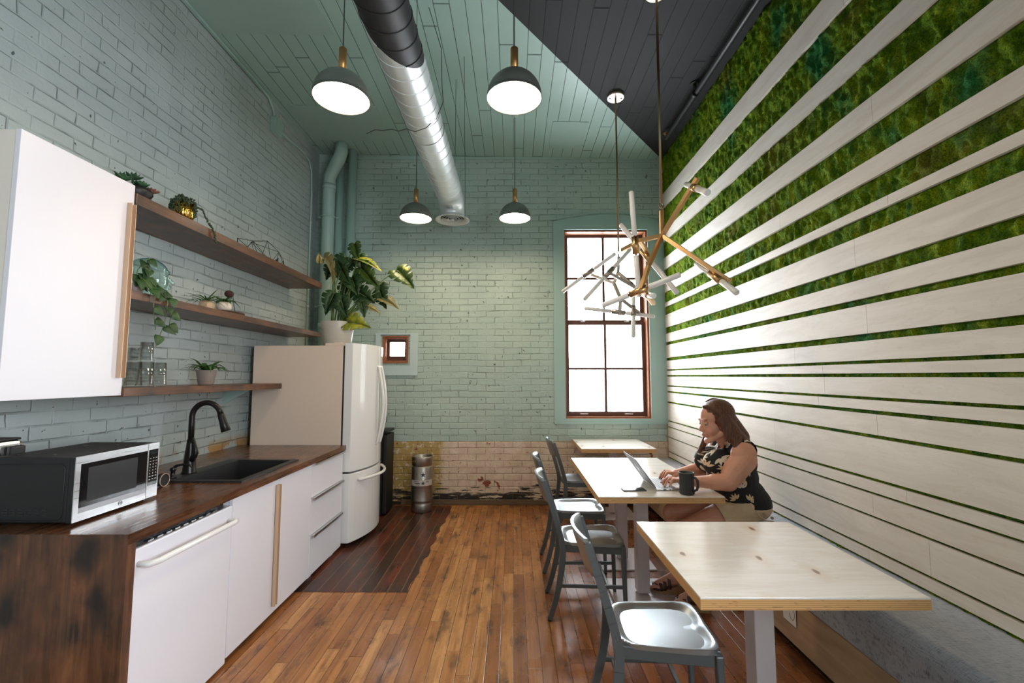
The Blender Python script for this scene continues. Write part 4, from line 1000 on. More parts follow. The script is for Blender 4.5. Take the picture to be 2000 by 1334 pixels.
def monstera_leaf(m, c, d, n, L, splits=True, fold=.25, curl=.25):
    """broad leaf, centre c, pointing d, facing n; slits between lobes"""
    d = Vector(d).normalized(); n = Vector(n); n = (n - d*n.dot(d)).normalized(); s = d.cross(n); c = Vector(c)
    sm = m.sm; m.sm = True
    def P(u, w):
        return c + d*(u-.5)*L + s*w*L + n*(abs(w)*fold*L*.6) - n*curl*L*(u-.35)**2
    N_ = 28; mid = [m._v(P(i/N_, 0)) for i in range(N_+1)]
    def width(u): return .43*(math.sin(PI*min(1, (u+.03)**.62)))**.75 if u < .999 else 0
    for sg in (-1, 1):
        prev = None
        for i in range(N_+1):
            u = i/N_; w = width(u)
            if splits and .16 < u < .92:
                ph = (u*4.1 + (.3 if sg > 0 else 0)) % 1
                if ph < .16: w *= .55
            a = m._v(P(u - .10*(w > .1), sg*w*.5)); b = m._v(P(u - .10*(w > .1)-.03, sg*w))
            if prev: m.face([mid[i-1], mid[i], a, prev[0]]); m.face([prev[0], a, b, prev[1]])
            prev = (a, b)
    m.sm = sm
def pot(t, c, rb, rt, h, mat, soil=True, name='pot', lip=.006):
    m = MB(); m.lathe([(0,0),(rb,0),(rb+.003,.004),(rt,h-.004),(rt,h),(rt-lip,h),(rt-lip-.004,h-.02),(rb-.004,.012),(0,.012)], c, 40); o = m.build(name, mat, t)
    if soil: m = MB(); m.lathe([(0,h-.018),(rt-lip-.002,h-.022)], c, 32); m.build('soil', M_SOIL, t)
    return o
# monstera on the refrigerator
mc = Vector((-1.668, 4.20, 1.7775))
t = thing('potted_monstera', 'large monstera in a pale concrete pot on top of the refrigerator', 'potted plant', mc)
pot(t, mc, .118, .152, .232, M_POTGR)
def mx(u, v, y=4.2): return Vector(((u-1003)*.00483*y/4.2, y, 1.515+(735-v)*.00486*y/4.2))
LV = [  # tip-direction(dx,dz), centre, y, length, material, normal
 ((-1.53,4.25,2.70),(.25,0,-1),.17,1,(-.3,-1,.1)), ((-1.375,4.2,2.575),(1,-.1,-.45),.27,2,(.15,-.35,1)), ((-1.052,4.28,2.45),(.75,-.2,-.75),.26,1,(.35,-1,.3)),
 ((-1.69,4.22,2.575),(-.4,-.2,-.6),.19,0,(0,-1,.25)), ((-1.635,4.15,2.51),(.5,-.3,-.8),.20,0,(-.2,-1,.2)), ((-1.77,4.2,2.49),(-.35,-.1,-1),.15,0,(.2,-1,.2)),
 ((-1.39,4.22,2.45),(.7,-.1,-.75),.25,1,(-.5,-.7,.4)), ((-1.30,4.3,2.33),(-.1,0,-1),.16,0,(.6,-1,0)), ((-1.265,4.25,2.235),(.35,-.1,-.9),.19,0,(-.3,-1,.2)),
 ((-1.175,4.22,2.20),(1,-.1,-.55),.19,4,(.1,-.5,.9)), ((-1.40,4.18,2.25),(.8,-.2,-.5),.21,0,(-.3,-1,.5)), ((-1.50,4.15,2.345),(.35,-.2,-.8),.20,0,(.2,-1,.2)),
 ((-1.70,4.06,2.16),(-.35,-.1,-1),.20,0,(.1,-1,.2)), ((-1.56,4.05,2.125),(.35,-.1,-.9),.19,0,(-.1,-1,.3)), ((-1.435,4.10,1.985),(.95,-.1,-.22),.23,2,(.1,-1,.55)),
 ((-1.435,4.2,2.14),(.35,0,-1),.17,0,(.8,-.6,.1)), ((-1.58,4.3,2.62),(.5,.1,.6),.17,0,(-.2,-1,.2)), ((-1.50,4.3,2.60),(.2,0,-1),.17,0,(.5,-1,.1)), ((-1.37,4.3,2.15),(1,0,-.4),.17,4,(-.1,-.4,1)),
 ((-1.58,4.12,2.43),(.6,-.2,-.9),.17,0,(-.5,-1,.1)), ((-1.62,4.3,2.30),(.1,.1,-1),.20,0,(.1,-1,.1))]
groups_ = {0: MB(), 1: MB(), 2: MB(), 4: MB()}
st = MB(); random.seed(3)
for (c, d, L, k, nn) in LV:
    monstera_leaf(groups_[k], c, d, nn, L*1.08, splits=True)
    dd = Vector(d).normalized(); b = Vector(c) - dd*L*.5
    r0 = mc + Vector((random.uniform(-.07,.07), random.uniform(-.05,.05), .205)); mid = (r0+b)/2 + Vector((-.03 if b.x < -1.55 else .02, 0, .05))
    st.tube([r0, r0.lerp(mid, .5)+Vector((0,0,.03)), mid, mid.lerp(b, .5)+Vector((0,0,.015)), b, Vector(c)], [.008,.0065,.0055,.005,.004,.002], 8)
monstera_leaf(groups_[4], (-1.69,4.04,2.46), (.50,-.1,-1), (.95,.35,.45), .27, splits=True, fold=1.1)
tip_ = MB(); monstera_leaf(tip_, (-1.80,4.05,2.60), (-.1,0,1), (1,-.6,0), .10, splits=False); tip_.build('dry_leaf', M_LEAFDRY, t, fix=False, solid=.001)
groups_[0].build('leaves', M_LEAF, t, fix=False, solid=.001); groups_[1].build('bright_leaves', leaf_mat('mixed leaf', (.020,.065,.010), (.08,.14,.014), 1), t, fix=False, solid=.001)
groups_[2].build('yellowing_leaves', M_LEAFY, t, fix=False, solid=.001); groups_[4].build('dry_leaves', M_LEAFDRY, t, fix=False, solid=.001); st.build('stems', M_STEM, t)
# drooping potted plant on the lowest shelf
c = Vector((-2.22, 3.22, 1.4385)); t = thing('potted_houseplant', 'small houseplant with arching leaves in a taupe pot on the lowest shelf', 'potted plant', c)
pot(t, c, .045, .064, .105, M_POTTAUPE)
m = MB(); random.seed(11)
for i in range(26):
    a = i*2.4; el = .25+.9*((i*7) % 10)/10
    leaf(m, c+Vector((.01*math.cos(a), .01*math.sin(a), .095)), (math.cos(a), math.sin(a), .4+el*1.1), (-math.cos(a)*.6, -math.sin(a)*.6, 1), random.uniform(.17,.24), .0155, random.uniform(.35,.75), 'strap', .25, 10)
m.build('leaves', M_LEAF2, t, fix=False, solid=.0008)
# glasses on the lowest shelf
def glass(x, y, z, lb, h=.125, r=.036, r2=.031):
    m = MB(); m.lathe([(0,0),(r2,0),(r2+.001,.003),(r,h),(r-.0025,h),(r2-.002,.010),(0,.010)], (x,y,z), 28); 
    for k in range(4): m.tube([(x+(r2+(r-r2)*((.03+k*.022)/h)+.0004)*math.cos(a*PI/14), y+(r2+(r-r2)*((.03+k*.022)/h)+.0004)*math.sin(a*PI/14), z+.03+k*.022) for a in range(29)], .0011, 5)
    o = m.build('drinking_glass', M_GLASS); tag(o, lb, 'glass', 'tumblers on the lowest shelf')
zs = 1.4385
glass(-2.17, 2.72, zs, 'clear tumbler on the lowest shelf, farthest right of the group', .145, .040, .044)
glass(-2.25, 2.635, zs, 'clear tumbler at the back of the group, carrying another glass', .145, .040, .044)
glass(-2.25, 2.635, zs+.146, 'clear tumbler stacked on top of another glass', .085, .033, .033)
glass(-2.15, 2.60, zs, 'clear tumbler in the front of the group under a taller stack', .145, .040, .044)
glass(-2.15, 2.60, zs+.146, 'clear tumbler stacked highest beside the wall cabinet', .115, .033, .033)
# glass head with trailing pothos
t = thing('glass_head', 'hollow teal glass head facing right on the middle shelf', 'glass head', (-2.25, 2.70, 1.965))
hx, hy, hz = -2.25, 2.72, 1.965
hp = [('s',(hx,hy-.015,hz+.185),(.075,.098,.080)), ('s',(hx,hy+.030,hz+.130),(.052,.056,.070)), ('c',(hx,hy+.040,hz+.078),(hx,hy+.074,hz+.070),.026,.018), ('c',(hx,hy+.080,hz+.160),(hx,hy+.110,hz+.126),.009,.012),
      ('s',(hx,hy+.094,hz+.104),(.018,.011,.0065)), ('s',(hx,hy+.090,hz+.090),(.016,.011,.0065)), ('c',(hx-.02,hy+.078,hz+.186),(hx+.02,hy+.078,hz+.186),.014,.014), ('c',(hx,hy+.002,hz+.10),(hx,hy-.002,hz+.018),.040,.044), ('c',(hx,hy-.003,hz+.012),(hx,hy-.003,hz+.014),.050,.050)]
me = blob(hp, .004, 1); me.transform(Matrix.Translation((hx,hy,0)) @ Matrix.Rotation(math.radians(-42), 4, 'Z') @ Matrix.Translation((-hx,-hy,0))); mesh_obj('head_shell', me, M_TEALGL, t)
c = Vector((-2.16, 2.50, 1.9645)); t = thing('trailing_pothos', 'trailing heart-leaved plant hanging over the middle shelf beside the wall cabinet', 'potted plant', c)
pot(t, c, .030, .040, .06, M_POTTAUPE)
m = MB(); vm = MB(); random.seed(5)
vines = [[(0,0,.06),(.05,.03,.10),(.085,.07,.04),(.115,.10,-.02),(.118,.09,-.12),(.118,.07,-.19),(.118,.05,-.24)], [(0,0,.06),(.05,.06,.09),(.10,.13,.03),(.115,.15,-.03),(.117,.13,-.10),(.117,.12,-.16)],
         [(0,0,.06),(.02,-.01,.14),(.03,.02,.20),(.05,.04,.22)], [(0,0,.06),(.03,.02,.13),(.04,.05,.17)], [(0,0,.06),(.06,-.02,.09),(.11,.0,.02),(.118,.0,-.1),(.118,.02,-.20)], [(0,0,.06),(.02,.03,.11),(.04,.02,.10)]]
for vn in vines:
    P = [c+Vector(p) for p in vn]; vm.tube(P, .0022, 6)
    for i in range(1, len(P)):
        for _ in range(2 if i < 3 else 1):
            q = P[i].lerp(P[i-1], random.random()*.6); leaf(m, q, (random.uniform(.1,.5), random.uniform(-.8,.8), random.uniform(-1,-.2)), (1, -.5, .4), random.uniform(.055,.075), random.uniform(.022,.030), .2, 'heart', .2, 8)
m.build('leaves', M_LEAF3, t, fix=False, solid=.0006); vm.build('vines', M_STEM, t)
# air plant in faceted pot and bromeliad in round pot
c = Vector((-2.19, 3.14, 1.9645)); t = thing('air_plant', 'spiky air plant in a faceted gilded bowl on the middle shelf', 'potted plant', c)
m = MB(); ico = bmesh.new(); bmesh.ops.create_icosphere(ico, subdivisions=2, radius=1); random.seed(2)
for v in ico.verts: v.co = Vector((v.co.x*.052, v.co.y*.052, max(-.6, min(.72, v.co.z))*.052)) * random.uniform(.94, 1.06) + c + Vector((0,0,.034))
lo = min(v.co.z for v in ico.verts)
for v in ico.verts:
    if v.co.z < c.z+.008: v.co.z = c.z
m.merge(ico); m.build('bowl', M_POTFAC, t)
m = MB()
for i in range(30):
    a = i*2.4; leaf(m, c+Vector((0,0,.068)), (math.cos(a), math.sin(a), random.uniform(.1,1.3)), (-math.cos(a)*.5,-math.sin(a)*.5,1), random.uniform(.12,.19), .0055, random.uniform(.1,.6), 'strap', .3, 8)
m.build('leaves', M_LEAF2, t, fix=False, solid=.0008)
c = Vector((-2.17, 3.30, 1.9865)); t = thing('potted_bromeliad', 'green arching plant in a round cream bowl standing on a bark slice', 'potted plant', c)
m = MB(); m.lathe([(0,0),(.030,0),(.046,.014),(.052,.035),(.046,.060),(.038,.068),(.034,.066),(.040,.052),(.030,.012),(0,.010)], c, 36); m.build('bowl', M_POTWH, t)
m = MB(); m.lathe([(0,.055),(.037,.055)], c, 24); m.build('soil', M_SOIL, t)
m = MB()
for i in range(20):
    a = i*2.4+.5; leaf(m, c+Vector((0,0,.055)), (math.cos(a), math.sin(a), random.uniform(.5,1.6)), (-math.cos(a)*.6,-math.sin(a)*.6,1), random.uniform(.12,.19), .012, random.uniform(.35,.85), 'strap', .25, 10)
m.build('leaves', M_LEAF2, t, fix=False, solid=.0008)
m = MB(); 
for i in range(40):
    a = random.uniform(0, 2*PI); r = random.uniform(0, .03); m.sphere(c+Vector((r*math.cos(a), r*math.sin(a)+.008, .064+random.uniform(0,.012))), .006, 8, 5)
m.build('moss_filler', simple('lime moss', (.20,.28,.03), .8), t)
m = MB(); random.seed(9); pr = [(.125*math.cos(2*PI*k/40)*random.uniform(.95,1.05), .150*math.sin(2*PI*k/40)*random.uniform(.95,1.05)) for k in range(40)]
m.prism(pr, lambda p: (-2.20+p[0], 3.36+p[1], 1.9645), lambda p: (-2.20+p[0]*.97, 3.36+p[1]*.97, 1.9860)); tag(m.build('wood_slice', M_BARK), 'thick bark-edged wood slice under the cream bowl on the middle shelf', 'wood slice')
t = thing('terrarium_stand', 'slim wire stand with a dark ball and glass vial on the bark slice', 'ornament', (-2.19, 3.44, 1.9865))
m = MB(); m.tube([(-2.19,3.475,1.9865),(-2.19,3.45,2.05),(-2.19,3.43,2.13),(-2.19,3.425,2.15)], .0022, 8); m.tube([(-2.19+.02*math.cos(a*PI/8),3.47+.02*math.sin(a*PI/8),1.9875) for a in range(17)], .0018, 6); m.build('wire', M_WIRE, t)
m = MB(); m.lathe([(0,2.05),(.006,2.052),(.007,2.11),(.005,2.11),(.004,2.055),(0,2.054)], (-2.19,3.41,0), 14); m.build('glass_vial', M_GLASS, t)
m = MB(); m.sphere((-2.20,3.40,2.135), (.032,.034,.028), 14, 9); m.build('dark_ball', simple('dark maroon seed head', (.06,.02,.018), .9), t)
# top shelf: succulents, gold planter, wire sculpture
c = Vector((-2.17, 2.485, 2.5005)); t = thing('succulent_bowl', 'dark bowl of succulents at the near end of the top shelf', 'potted plant', c)
m = MB(); m.lathe([(0,0),(.045,0),(.075,.05),(.072,.075),(.068,.075),(.068,.05),(0,.045)], c, 32); m.build('bowl', M_BLACK, t)
def rosette(m, c, n, L, wd, el0=.2):
    for i in range(n):
        a = i*2.4; e = el0+1.3*i/n; leaf(m, c, (math.cos(a), math.sin(a), e), (-math.cos(a)*.5, -math.sin(a)*.5, 1), L*(1-.4*i/n), wd*(1-.3*i/n), -.1, 'oval', .2, 5)
m = MB(); random.seed(21)
for (dx, dy, dz, L) in ((-.03,-.10,.10,.060),(0,-.045,.115,.062),(.03,-.01,.085,.05),(-.02,.03,.10,.05),(.02,.085,.075,.05),(-.03,.07,.10,.045),(.03,.04,.065,.035),(0,-.13,.085,.05)):
    rosette(m, c+Vector((dx,dy*.7,dz)), 13, L, .015); m.tube([c+Vector((dx*.5,dy*.35,.05)), c+Vector((dx,dy*.7,dz))], .004, 6)
m.build('succulents', M_SUCC, t, fix=False, solid=.0015)
m = MB(); rosette(m, c+Vector((.062,.035,.062)), 22, .045, .010); m.build('red_rosette', M_SUCCR, t, fix=False, solid=.001)
c = Vector((-2.135, 2.80, 2.5005)); t = thing('string_of_pearls', 'string-of-pearls plant spilling from a shiny gold pot on the top shelf', 'potted plant', c)
m = MB(); pts = []
for k in range(72): a = 2*PI*k/72; r = .052+.0022*math.cos(18*a); pts.append((r*math.cos(a), r*math.sin(a)))
m.sm = True; m.prism(pts, lambda p: (c.x+p[0], c.y+p[1], c.z), lambda p: (c.x+p[0], c.y+p[1], c.z+.115)); m.build('pot', M_GOLD, t)
m = MB(); random.seed(33)
def bead(p): m.sphere(p, random.uniform(.0045,.0068), 7, 5)
for k in range(34):
    a = random.uniform(0, 2*PI); r = random.uniform(.0,.05); p = c+Vector((r*math.cos(a), r*math.sin(a), .12+random.uniform(0,.03)))
    for j in range(5): bead(p+Vector((random.uniform(-.015,.015), random.uniform(-.015,.015), random.uniform(-.01,.015))))
for k in range(26):
    a = 2*PI*k/26 + random.uniform(-.1,.1); ln = random.uniform(.03,.12) if math.cos(a) > .3 else random.uniform(.06,.125)
    if abs(((a+.93+PI) % (2*PI))-PI) < .62 and k % 3: ln = random.uniform(.015,.05)
    for j in range(int(ln/.0085)): 
        rr = .058+.010*math.sin(min(1, j/4)*PI/2) + random.uniform(-.003,.006)
        z_ = .128 - j*.0085
        if z_ > .006: bead(c+Vector((rr*math.cos(a)+random.uniform(-.004,.004), rr*math.sin(a)+random.uniform(-.004,.004), z_)))
path = [(.06,.03,.10),(.07,.07,.10),(.072,.10,.06),(.075,.13,.03),(.083,.15,.008),(.088,.17,-.03),(.088,.185,-.07),(.088,.19,-.09)]
for i in range(len(path)-1):
    a, b = Vector(path[i]), Vector(path[i+1])
    for j in range(5): 
        p = a.lerp(b, j/5); bead(c+p+Vector((random.uniform(-.003,.006), random.uniform(-.008,.008), 0))); bead(c+p+Vector((.004, random.uniform(-.009,.009), .002)))
m.build('strands', simple('dark pearl strands', (.028,.050,.022), .55), t)
t = thing('wire_sculpture', 'black geometric wire sculpture on the top shelf', 'sculpture', (-2.25, 3.9, 2.5005))
Aa, Bb, Cc, Dd, Ee, Ff = [Vector(p) for p in ((-2.24,3.53,2.618),(-2.19,3.66,2.636),(-2.26,4.00,2.741),(-2.30,3.82,2.672),(-2.20,4.09,2.661),(-2.24,4.256,2.622))]
G = [Vector(p) for p in ((-2.24,3.53,2.503),(-2.14,3.66,2.503),(-2.33,3.70,2.503),(-2.14,3.86,2.503),(-2.32,3.97,2.503),(-2.15,4.12,2.503),(-2.30,4.20,2.503),(-2.24,4.256,2.503))]
E_ = [(Aa,G[0]),(Aa,Bb),(Aa,G[1]),(Aa,G[2]),(Bb,G[1]),(Bb,G[3]),(Bb,G[2]),(Bb,Cc),(Bb,Dd),(Dd,G[2]),(Dd,G[3]),(Dd,G[4]),(Dd,Cc),(Cc,G[3]),(Cc,G[4]),(Cc,Ee),(Dd,Ee),(Ee,G[3]),(Ee,G[5]),(Ee,G[6]),(Ee,Ff),(Ff,G[7]),(Ff,G[5]),(Ff,G[6]),(G[0],G[1]),(G[0],G[2]),(G[1],G[3]),(G[3],G[5]),(G[5],G[7]),(G[2],G[4]),(G[4],G[6]),(G[6],G[7])]
for i, (p, q) in enumerate(E_):
    m = MB(); m.cyl(p, q, .0022, n=6); m.build('wire_rod', M_WIRE, t)
m = MB(); m.prism([(0,.045),(-.04,-.03),(.04,-.03)], lambda p: (-2.16+p[1]*.3, 3.99+p[0], 2.534+p[1]), lambda p: (-2.20, 4.00+p[0]*.2, 2.545)); o = m.build('candle_holder', M_WIRE); tag(o, 'small dark faceted candle holder inside the wire sculpture', 'candle holder')
m = MB(); m.cyl((-2.15,3.91,2.5005),(-2.15,3.91,2.520),.018,n=18); o = m.build('tealight', M_PAPER); tag(o, 'small white tealight beside the dark candle holder', 'candle')
# ================================================================== things on the long table
TZ = .7685
t = thing('laptop', 'open silver laptop in front of the seated woman', 'laptop', (1.06, 3.08, TZ))
m = MB(); m.box((.915,2.925,TZ+.002),(1.130,3.240,TZ+.014), bevel=.003); o = m.build('base', M_ALU, t)
m = MB(); m.box((.932,2.945,TZ+.0142),(1.045,3.220,TZ+.0150))
m.build('keyboard_well', M_KEYS, o)
kb = MB()
for r in range(6):
    for c_ in range(14): kb.box((.935+r*.0185, 2.948+c_*.0196, TZ+.0150),(.950+r*.0185, 2.964+c_*.0196, TZ+.0165))
kb.build('keys', simple('grey keycaps', (.42,.42,.44), .5), o)
m = MB(); m.box((1.055,3.03,TZ+.0141),(1.122,3.135,TZ+.0144)); m.build('trackpad', simple('trackpad', (.6,.6,.62), .3), o)
m = MB(); m.box((.96,2.9245,TZ+.005),(.98,2.9255,TZ+.010)); m.box((1.0,2.9245,TZ+.005),(1.01,2.9255,TZ+.010)); m.build('port', M_BLACK, o)
hinge = Vector((.917, 0, TZ+.013)); topv = Vector((.783, 0, TZ+.200)); up_ = (topv-hinge).normalized(); nn = Vector((-up_.z, 0, up_.x))
LM = Matrix(((up_.x, 0, nn.x, hinge.x),(0,1,0,0),(up_.z,0,nn.z,hinge.z),(0,0,0,1)))
m = MB(); m.box((0,2.925,-.003),(.228,3.240,.003), M=LM, bevel=.0025); ld = m.build('lid', simple('satin silver lid', (.20,.21,.225), .55, .3), t)
m = MB(); m.box((.008,2.931,-.0036),(.222,3.234,-.0030), M=LM); m.build('screen', M_BLACKG, ld)
m = MB(); pr = []      # fruit shaped emblem with a bite and a leaf
for k in range(40):
    a = 2*PI*k/40; r = .0175*(1-.10*math.cos(2*a)); x = r*math.cos(a); y = r*math.sin(a)
    if math.cos(a) > .55: x = min(x, .0085 + abs(y)*.45)
    if math.sin(a) > .8: y -= .003*(1-abs(x)/.01)
    pr.append((y, x))
m.prism([(.120+p[0], 3.085+p[1]) for p in pr], lambda p: LM @ Vector((p[0], p[1], .0031)), lambda p: LM @ Vector((p[0], p[1], .0036)))
m.prism([(.141,3.085),(.147,3.083),(.151,3.089),(.145,3.091)], lambda p: LM @ Vector((p[0], p[1], .0031)), lambda p: LM @ Vector((p[0], p[1], .0036)))
m.build('lid_emblem', simple('bright emblem', (.55,.56,.57), .3, .5), ld)
t = thing('mug', 'matte black mug in front of the woman\'s wrist', 'mug', (1.083, 2.852, TZ))
c = (1.083,2.852,TZ); m = MB(); m.lathe([(0,0),(.040,0),(.046,.006),(.0435,.05),(.0435,.09),(.0475,.128),(.0475,.133),(.0435,.133),(.040,.09),(.040,.012),(0,.010)], c, 40); m.build('body', M_MUG, t)
m = MB(); m.tube([(1.110,2.815,TZ+.105),(1.118,2.802,TZ+.108),(1.126,2.790,TZ+.095),(1.127,2.787,TZ+.065),(1.122,2.793,TZ+.038),(1.108,2.812,TZ+.026)], .0075, 12, sq=1.2); m.build('handle', M_MUG, t)
m = MB(); m.lathe([(0,.105),(.040,.105)], c, 24); m.build('coffee', simple('coffee', (.02,.01,.006), .1), t)
t = thing('smartphone', 'dark smartphone lying flat beside the laptop', 'phone', (.775, 2.945, TZ))
Mp = Matrix.Translation((.775,2.945,TZ)) @ Matrix.Rotation(.05, 4, 'Z')
m = MB(); m.box((-.074,-.036,0),(.074,.036,.0075), M=Mp, bevel=.003); m.build('body', simple('phone case', (.05,.045,.06), .3, .5), t)
m = MB(); m.box((-.069,-.032,.0076),(.069,.032,.0080), M=Mp); m.build('screen', M_BLACKG, t)
# ================================================================== seated woman
wy = 3.07
person = thing('person', 'seated woman in black floral top and khaki shorts typing on a laptop', 'person', (1.5, wy, .545))
HC = Vector((1.352, 3.02, 1.190)); HS = 1.08
HR = Euler((0, 0, math.radians(4))).to_matrix() @ Euler((0, math.radians(-9), 0)).to_matrix()
def hd(f, s_, u): return HC + HR @ (Vector((-f, s_, u))*HS)      # head frame: forward, side, up
def hr(*r): return tuple(a*HS for a in r)
HR3 = HR
body = []
# torso
body += [('s',(1.555,3.07,.665),(.135,.190,.125)), ('s',(1.50,3.07,.72),(.165,.175,.11)), ('s',(1.47,3.07,.83),(.150,.160,.13)), ('s',(1.485,3.07,.93),(.125,.165,.13)),
         ('s',(1.37,3.005,.925),(.105,.080,.085)), ('s',(1.37,3.145,.925),(.105,.080,.085)), ('s',(1.505,3.07,1.0),(.085,.170,.085)), ('c',(1.49,2.915,1.025),(1.49,3.225,1.025),.058,.058),
         ('c',(1.46,3.06,1.04),(1.372,3.035,1.14),.062,.050), ('c',(1.47,3.0,1.05),(1.42,3.03,1.09),.05,.05), ('c',(1.47,3.13,1.05),(1.42,3.04,1.09),.05,.05)]
# head
body += [('s',hd(-.010,0,.045),hr(.095,.074,.084),HR3), ('s',hd(.028,0,-.015),hr(.062,.060,.085),HR3), ('c',hd(.0,.046,-.060),hd(.070,.012,-.098),.024,.018), ('c',hd(.0,-.046,-.060),hd(.070,-.012,-.098),.024,.018),
         ('s',hd(.072,0,-.100),hr(.020,.020,.017),HR3), ('s',hd(.052,.032,-.036),hr(.030,.028,.032),HR3), ('s',hd(.052,-.032,-.036),hr(.030,.028,.032),HR3),
         ('c',hd(.082,0,.014),hd(.104,0,-.026),.0085,.0105), ('s',hd(.096,.011,-.031),hr(.011,.008,.008),HR3), ('s',hd(.096,-.011,-.031),hr(.011,.008,.008),HR3),
         ('s',hd(.078,0,-.055),hr(.016,.026,.022),HR3), ('s',hd(.090,0,-.055),hr(.0085,.020,.0055),HR3), ('s',hd(.088,0,-.066),hr(.0085,.017,.0065),HR3),
         ('c',hd(.078,-.034,.032),hd(.078,.034,.032),.011,.011), ('s',hd(.0,-.074,-.012),hr(.018,.008,.028),HR3), ('s',hd(.0,.074,-.012),hr(.018,.008,.028),HR3),
         ('c',hd(-.02,0,-.02),hd(-.03,0,-.08),.058,.055)]
# near arm (towards the viewer), resting on the table edge
SN, EN, WN = Vector((1.478,2.905,1.00)), Vector((1.352,2.868,.835)), Vector((1.118,2.945,.822))
body += [('s',SN+Vector((-.01,-.01,.0)),(.080,.066,.082)), ('c',SN+Vector((-.01,-.01,-.03)),SN.lerp(EN,.55),.078,.074), ('c',SN.lerp(EN,.55),EN,.074,.056), ('c',EN,EN.lerp(WN,.35),.056,.050), ('c',EN.lerp(WN,.35),WN,.050,.0285,.92)]
SF, EF, WF = Vector((1.478,3.235,1.00)), Vector((1.375,3.285,.835)), Vector((1.160,3.20,.822))
body += [('s',SF,(.078,.066,.080)), ('c',SF,EF,.074,.054), ('c',EF,EF.lerp(WF,.35),.054,.048), ('c',EF.lerp(WF,.35),WF,.048,.0275)]
def hand(wrist, fwd, side, thumb_side, spread, tipz, curl):
    """palm, four unequal bent fingers and a side thumb; side = direction from index to little finger"""
    P = []; f = Vector(fwd).normalized(); s_ = Vector(side); s_ = (s_ - f*s_.dot(f)).normalized(); up = Vector((0,0,1)); nails = []
    k0 = wrist + f*.078 + up*.014
    P.append(('c', wrist, wrist+f*.03, .027, .026)); 
    for j in range(4): P.append(('c', wrist+f*.018+s_*(j-1.5)*.012, k0+s_*(j-1.5)*.0190 - f*(.0,.0,.004,.012)[j], .0165, .0125))
    for j in range(4):
        L = (.070,.078,.073,.057)[j]; a = k0 + s_*(j-1.5)*.0195 - f*(.0,-.002,.004,.012)[j]
        d = (f + s_*(j-1.5)*spread).normalized()
        b = a + d*L*.46 + up*(.010 - .004*curl[j]); c = b + d*L*.30*(1-.3*curl[j]) - up*(.012+.012*curl[j]); e = c + d*L*.22*(1-.5*curl[j]) - up*.014; e.z = max(tipz, e.z) if j % 2 else tipz
        P += [('c',a,b,.0102,.0092), ('c',b,c,.0092,.0083), ('c',c,e,.0083,.0072)]
        nails.append((e, (e-c).normalized()))
    th = -s_*thumb_side; a = wrist + f*.022 - s_*.020; b = a + f*.028 - s_*.020 - up*.004; c = b + f*.026 - s_*.006 - up*.006; e = c + f*.022 + s_*.003 - up*.004
    P += [('c',a,b,.0165,.0120), ('c',b,c,.0120,.0102), ('c',c,e,.0102,.0085)]; nails.append((e, (e-c).normalized()))
    return P, nails
KZ = TZ + .0245
PN, nailN = hand(WN, (-1,.14,-.06), (0,-1,0), 1, .10, KZ, (.5,.2,.5,.9))
PF, nailF = hand(WF, (-1,-.25,-.08), (0,1,0), 1, .14, KZ, (.2,.8,.3,.6))
body += PN + PF
# legs
hipN, kneeN, ankN = Vector((1.50,2.985,.640)), Vector((1.095,2.985,.500)), Vector((1.215,2.985,.150))
hipF, kneeF, ankF = Vector((1.50,3.165,.640)), Vector((1.105,3.175,.560)), Vector((1.125,3.19,.155))
for h, k, a in ((hipN,kneeN,ankN),(hipF,kneeF,ankF)):
    body += [('c',h,h.lerp(k,.5),.100,.084), ('c',h.lerp(k,.5),k,.084,.058), ('s',k+Vector((-.008,0,0)),(.060,.056,.060)), ('c',k,k.lerp(a,.35)+Vector((.012,0,0)),.055,.054), ('c',k.lerp(a,.35)+Vector((.012,0,0)),a,.054,.033)]
def foot(ank, f):
    f = Vector(f).normalized(); s_ = f.cross(Vector((0,0,1))); h = ank + Vector((0,0,-.055)); P = [('c',ank,h,.033,.030), ('s',h-f*.012,(.030,.028,.026))]
    ball = ank + f*.125 + Vector((0,0,-.102)); P += [('c',ank+Vector((0,0,-.02)),ball+Vector((0,0,.012)),.034,.024), ('c',h,ball,.027,.022)]
    for j in range(5):
        b = ball + s_*(j-2)*.0150; L = (.042,.036,.033,.028,.024)[j]; r = (.0115,.0085,.0085,.008,.0078)[j]
        P += [('c', ball-f*.03+s_*(j-2)*.008, b, .020, .0135), ('c', b, b+f*L*.6+Vector((0,0,.004)), r*1.1, r), ('c', b+f*L*.6+Vector((0,0,.004)), b+f*L-Vector((0,0,.004)), r, r*.92)]
    return P
fN, fF = Vector((-1,.35,0)).normalized(), Vector((-1,.25,0)).normalized()
body += foot(ankN, fN) + foot(ankF, fF)
me = blob(body, .0034, 3)
def skin_mat():
    n = N('fair freckled skin'); p = n.pos(); a = n.t.nodes.new('ShaderNodeAttribute'); a.attribute_name = 'tint'
    c = n.mix(n.noise(p, 14, 3), (.60,.275,.18), (.68,.345,.24))
    c = n.mix(n.ramp(n.noise(p, 230, 2), [(.60, 0), (.68, .35)]), c, (.42,.17,.10))
    c = n.mix(n.sep(a.outputs['Color'])[0], c, (.50,.13,.12))
    c = n.mix(n.sep(a.outputs['Color'])[1], c, (.035,.016,.012))
    return n.bsdf(c, .45, 0, n.bump(n.noise(p, 260, 2), .06, .001), Subsurface_Weight=.08, Subsurface_Radius=(.02,.006,.003), Subsurface_Scale=.5)
M_SKIN = skin_mat()
nv = len(me.vertices); A = np.empty(nv*3); me.vertices.foreach_get('co', A); A = A.reshape(-1, 3)
def dist_to(p, rad):     # rad: per-axis radii in the head frame
    q = (A - np.array(p)) @ np.array(HR3); return np.sqrt(((q/np.array(rad))**2).sum(1))
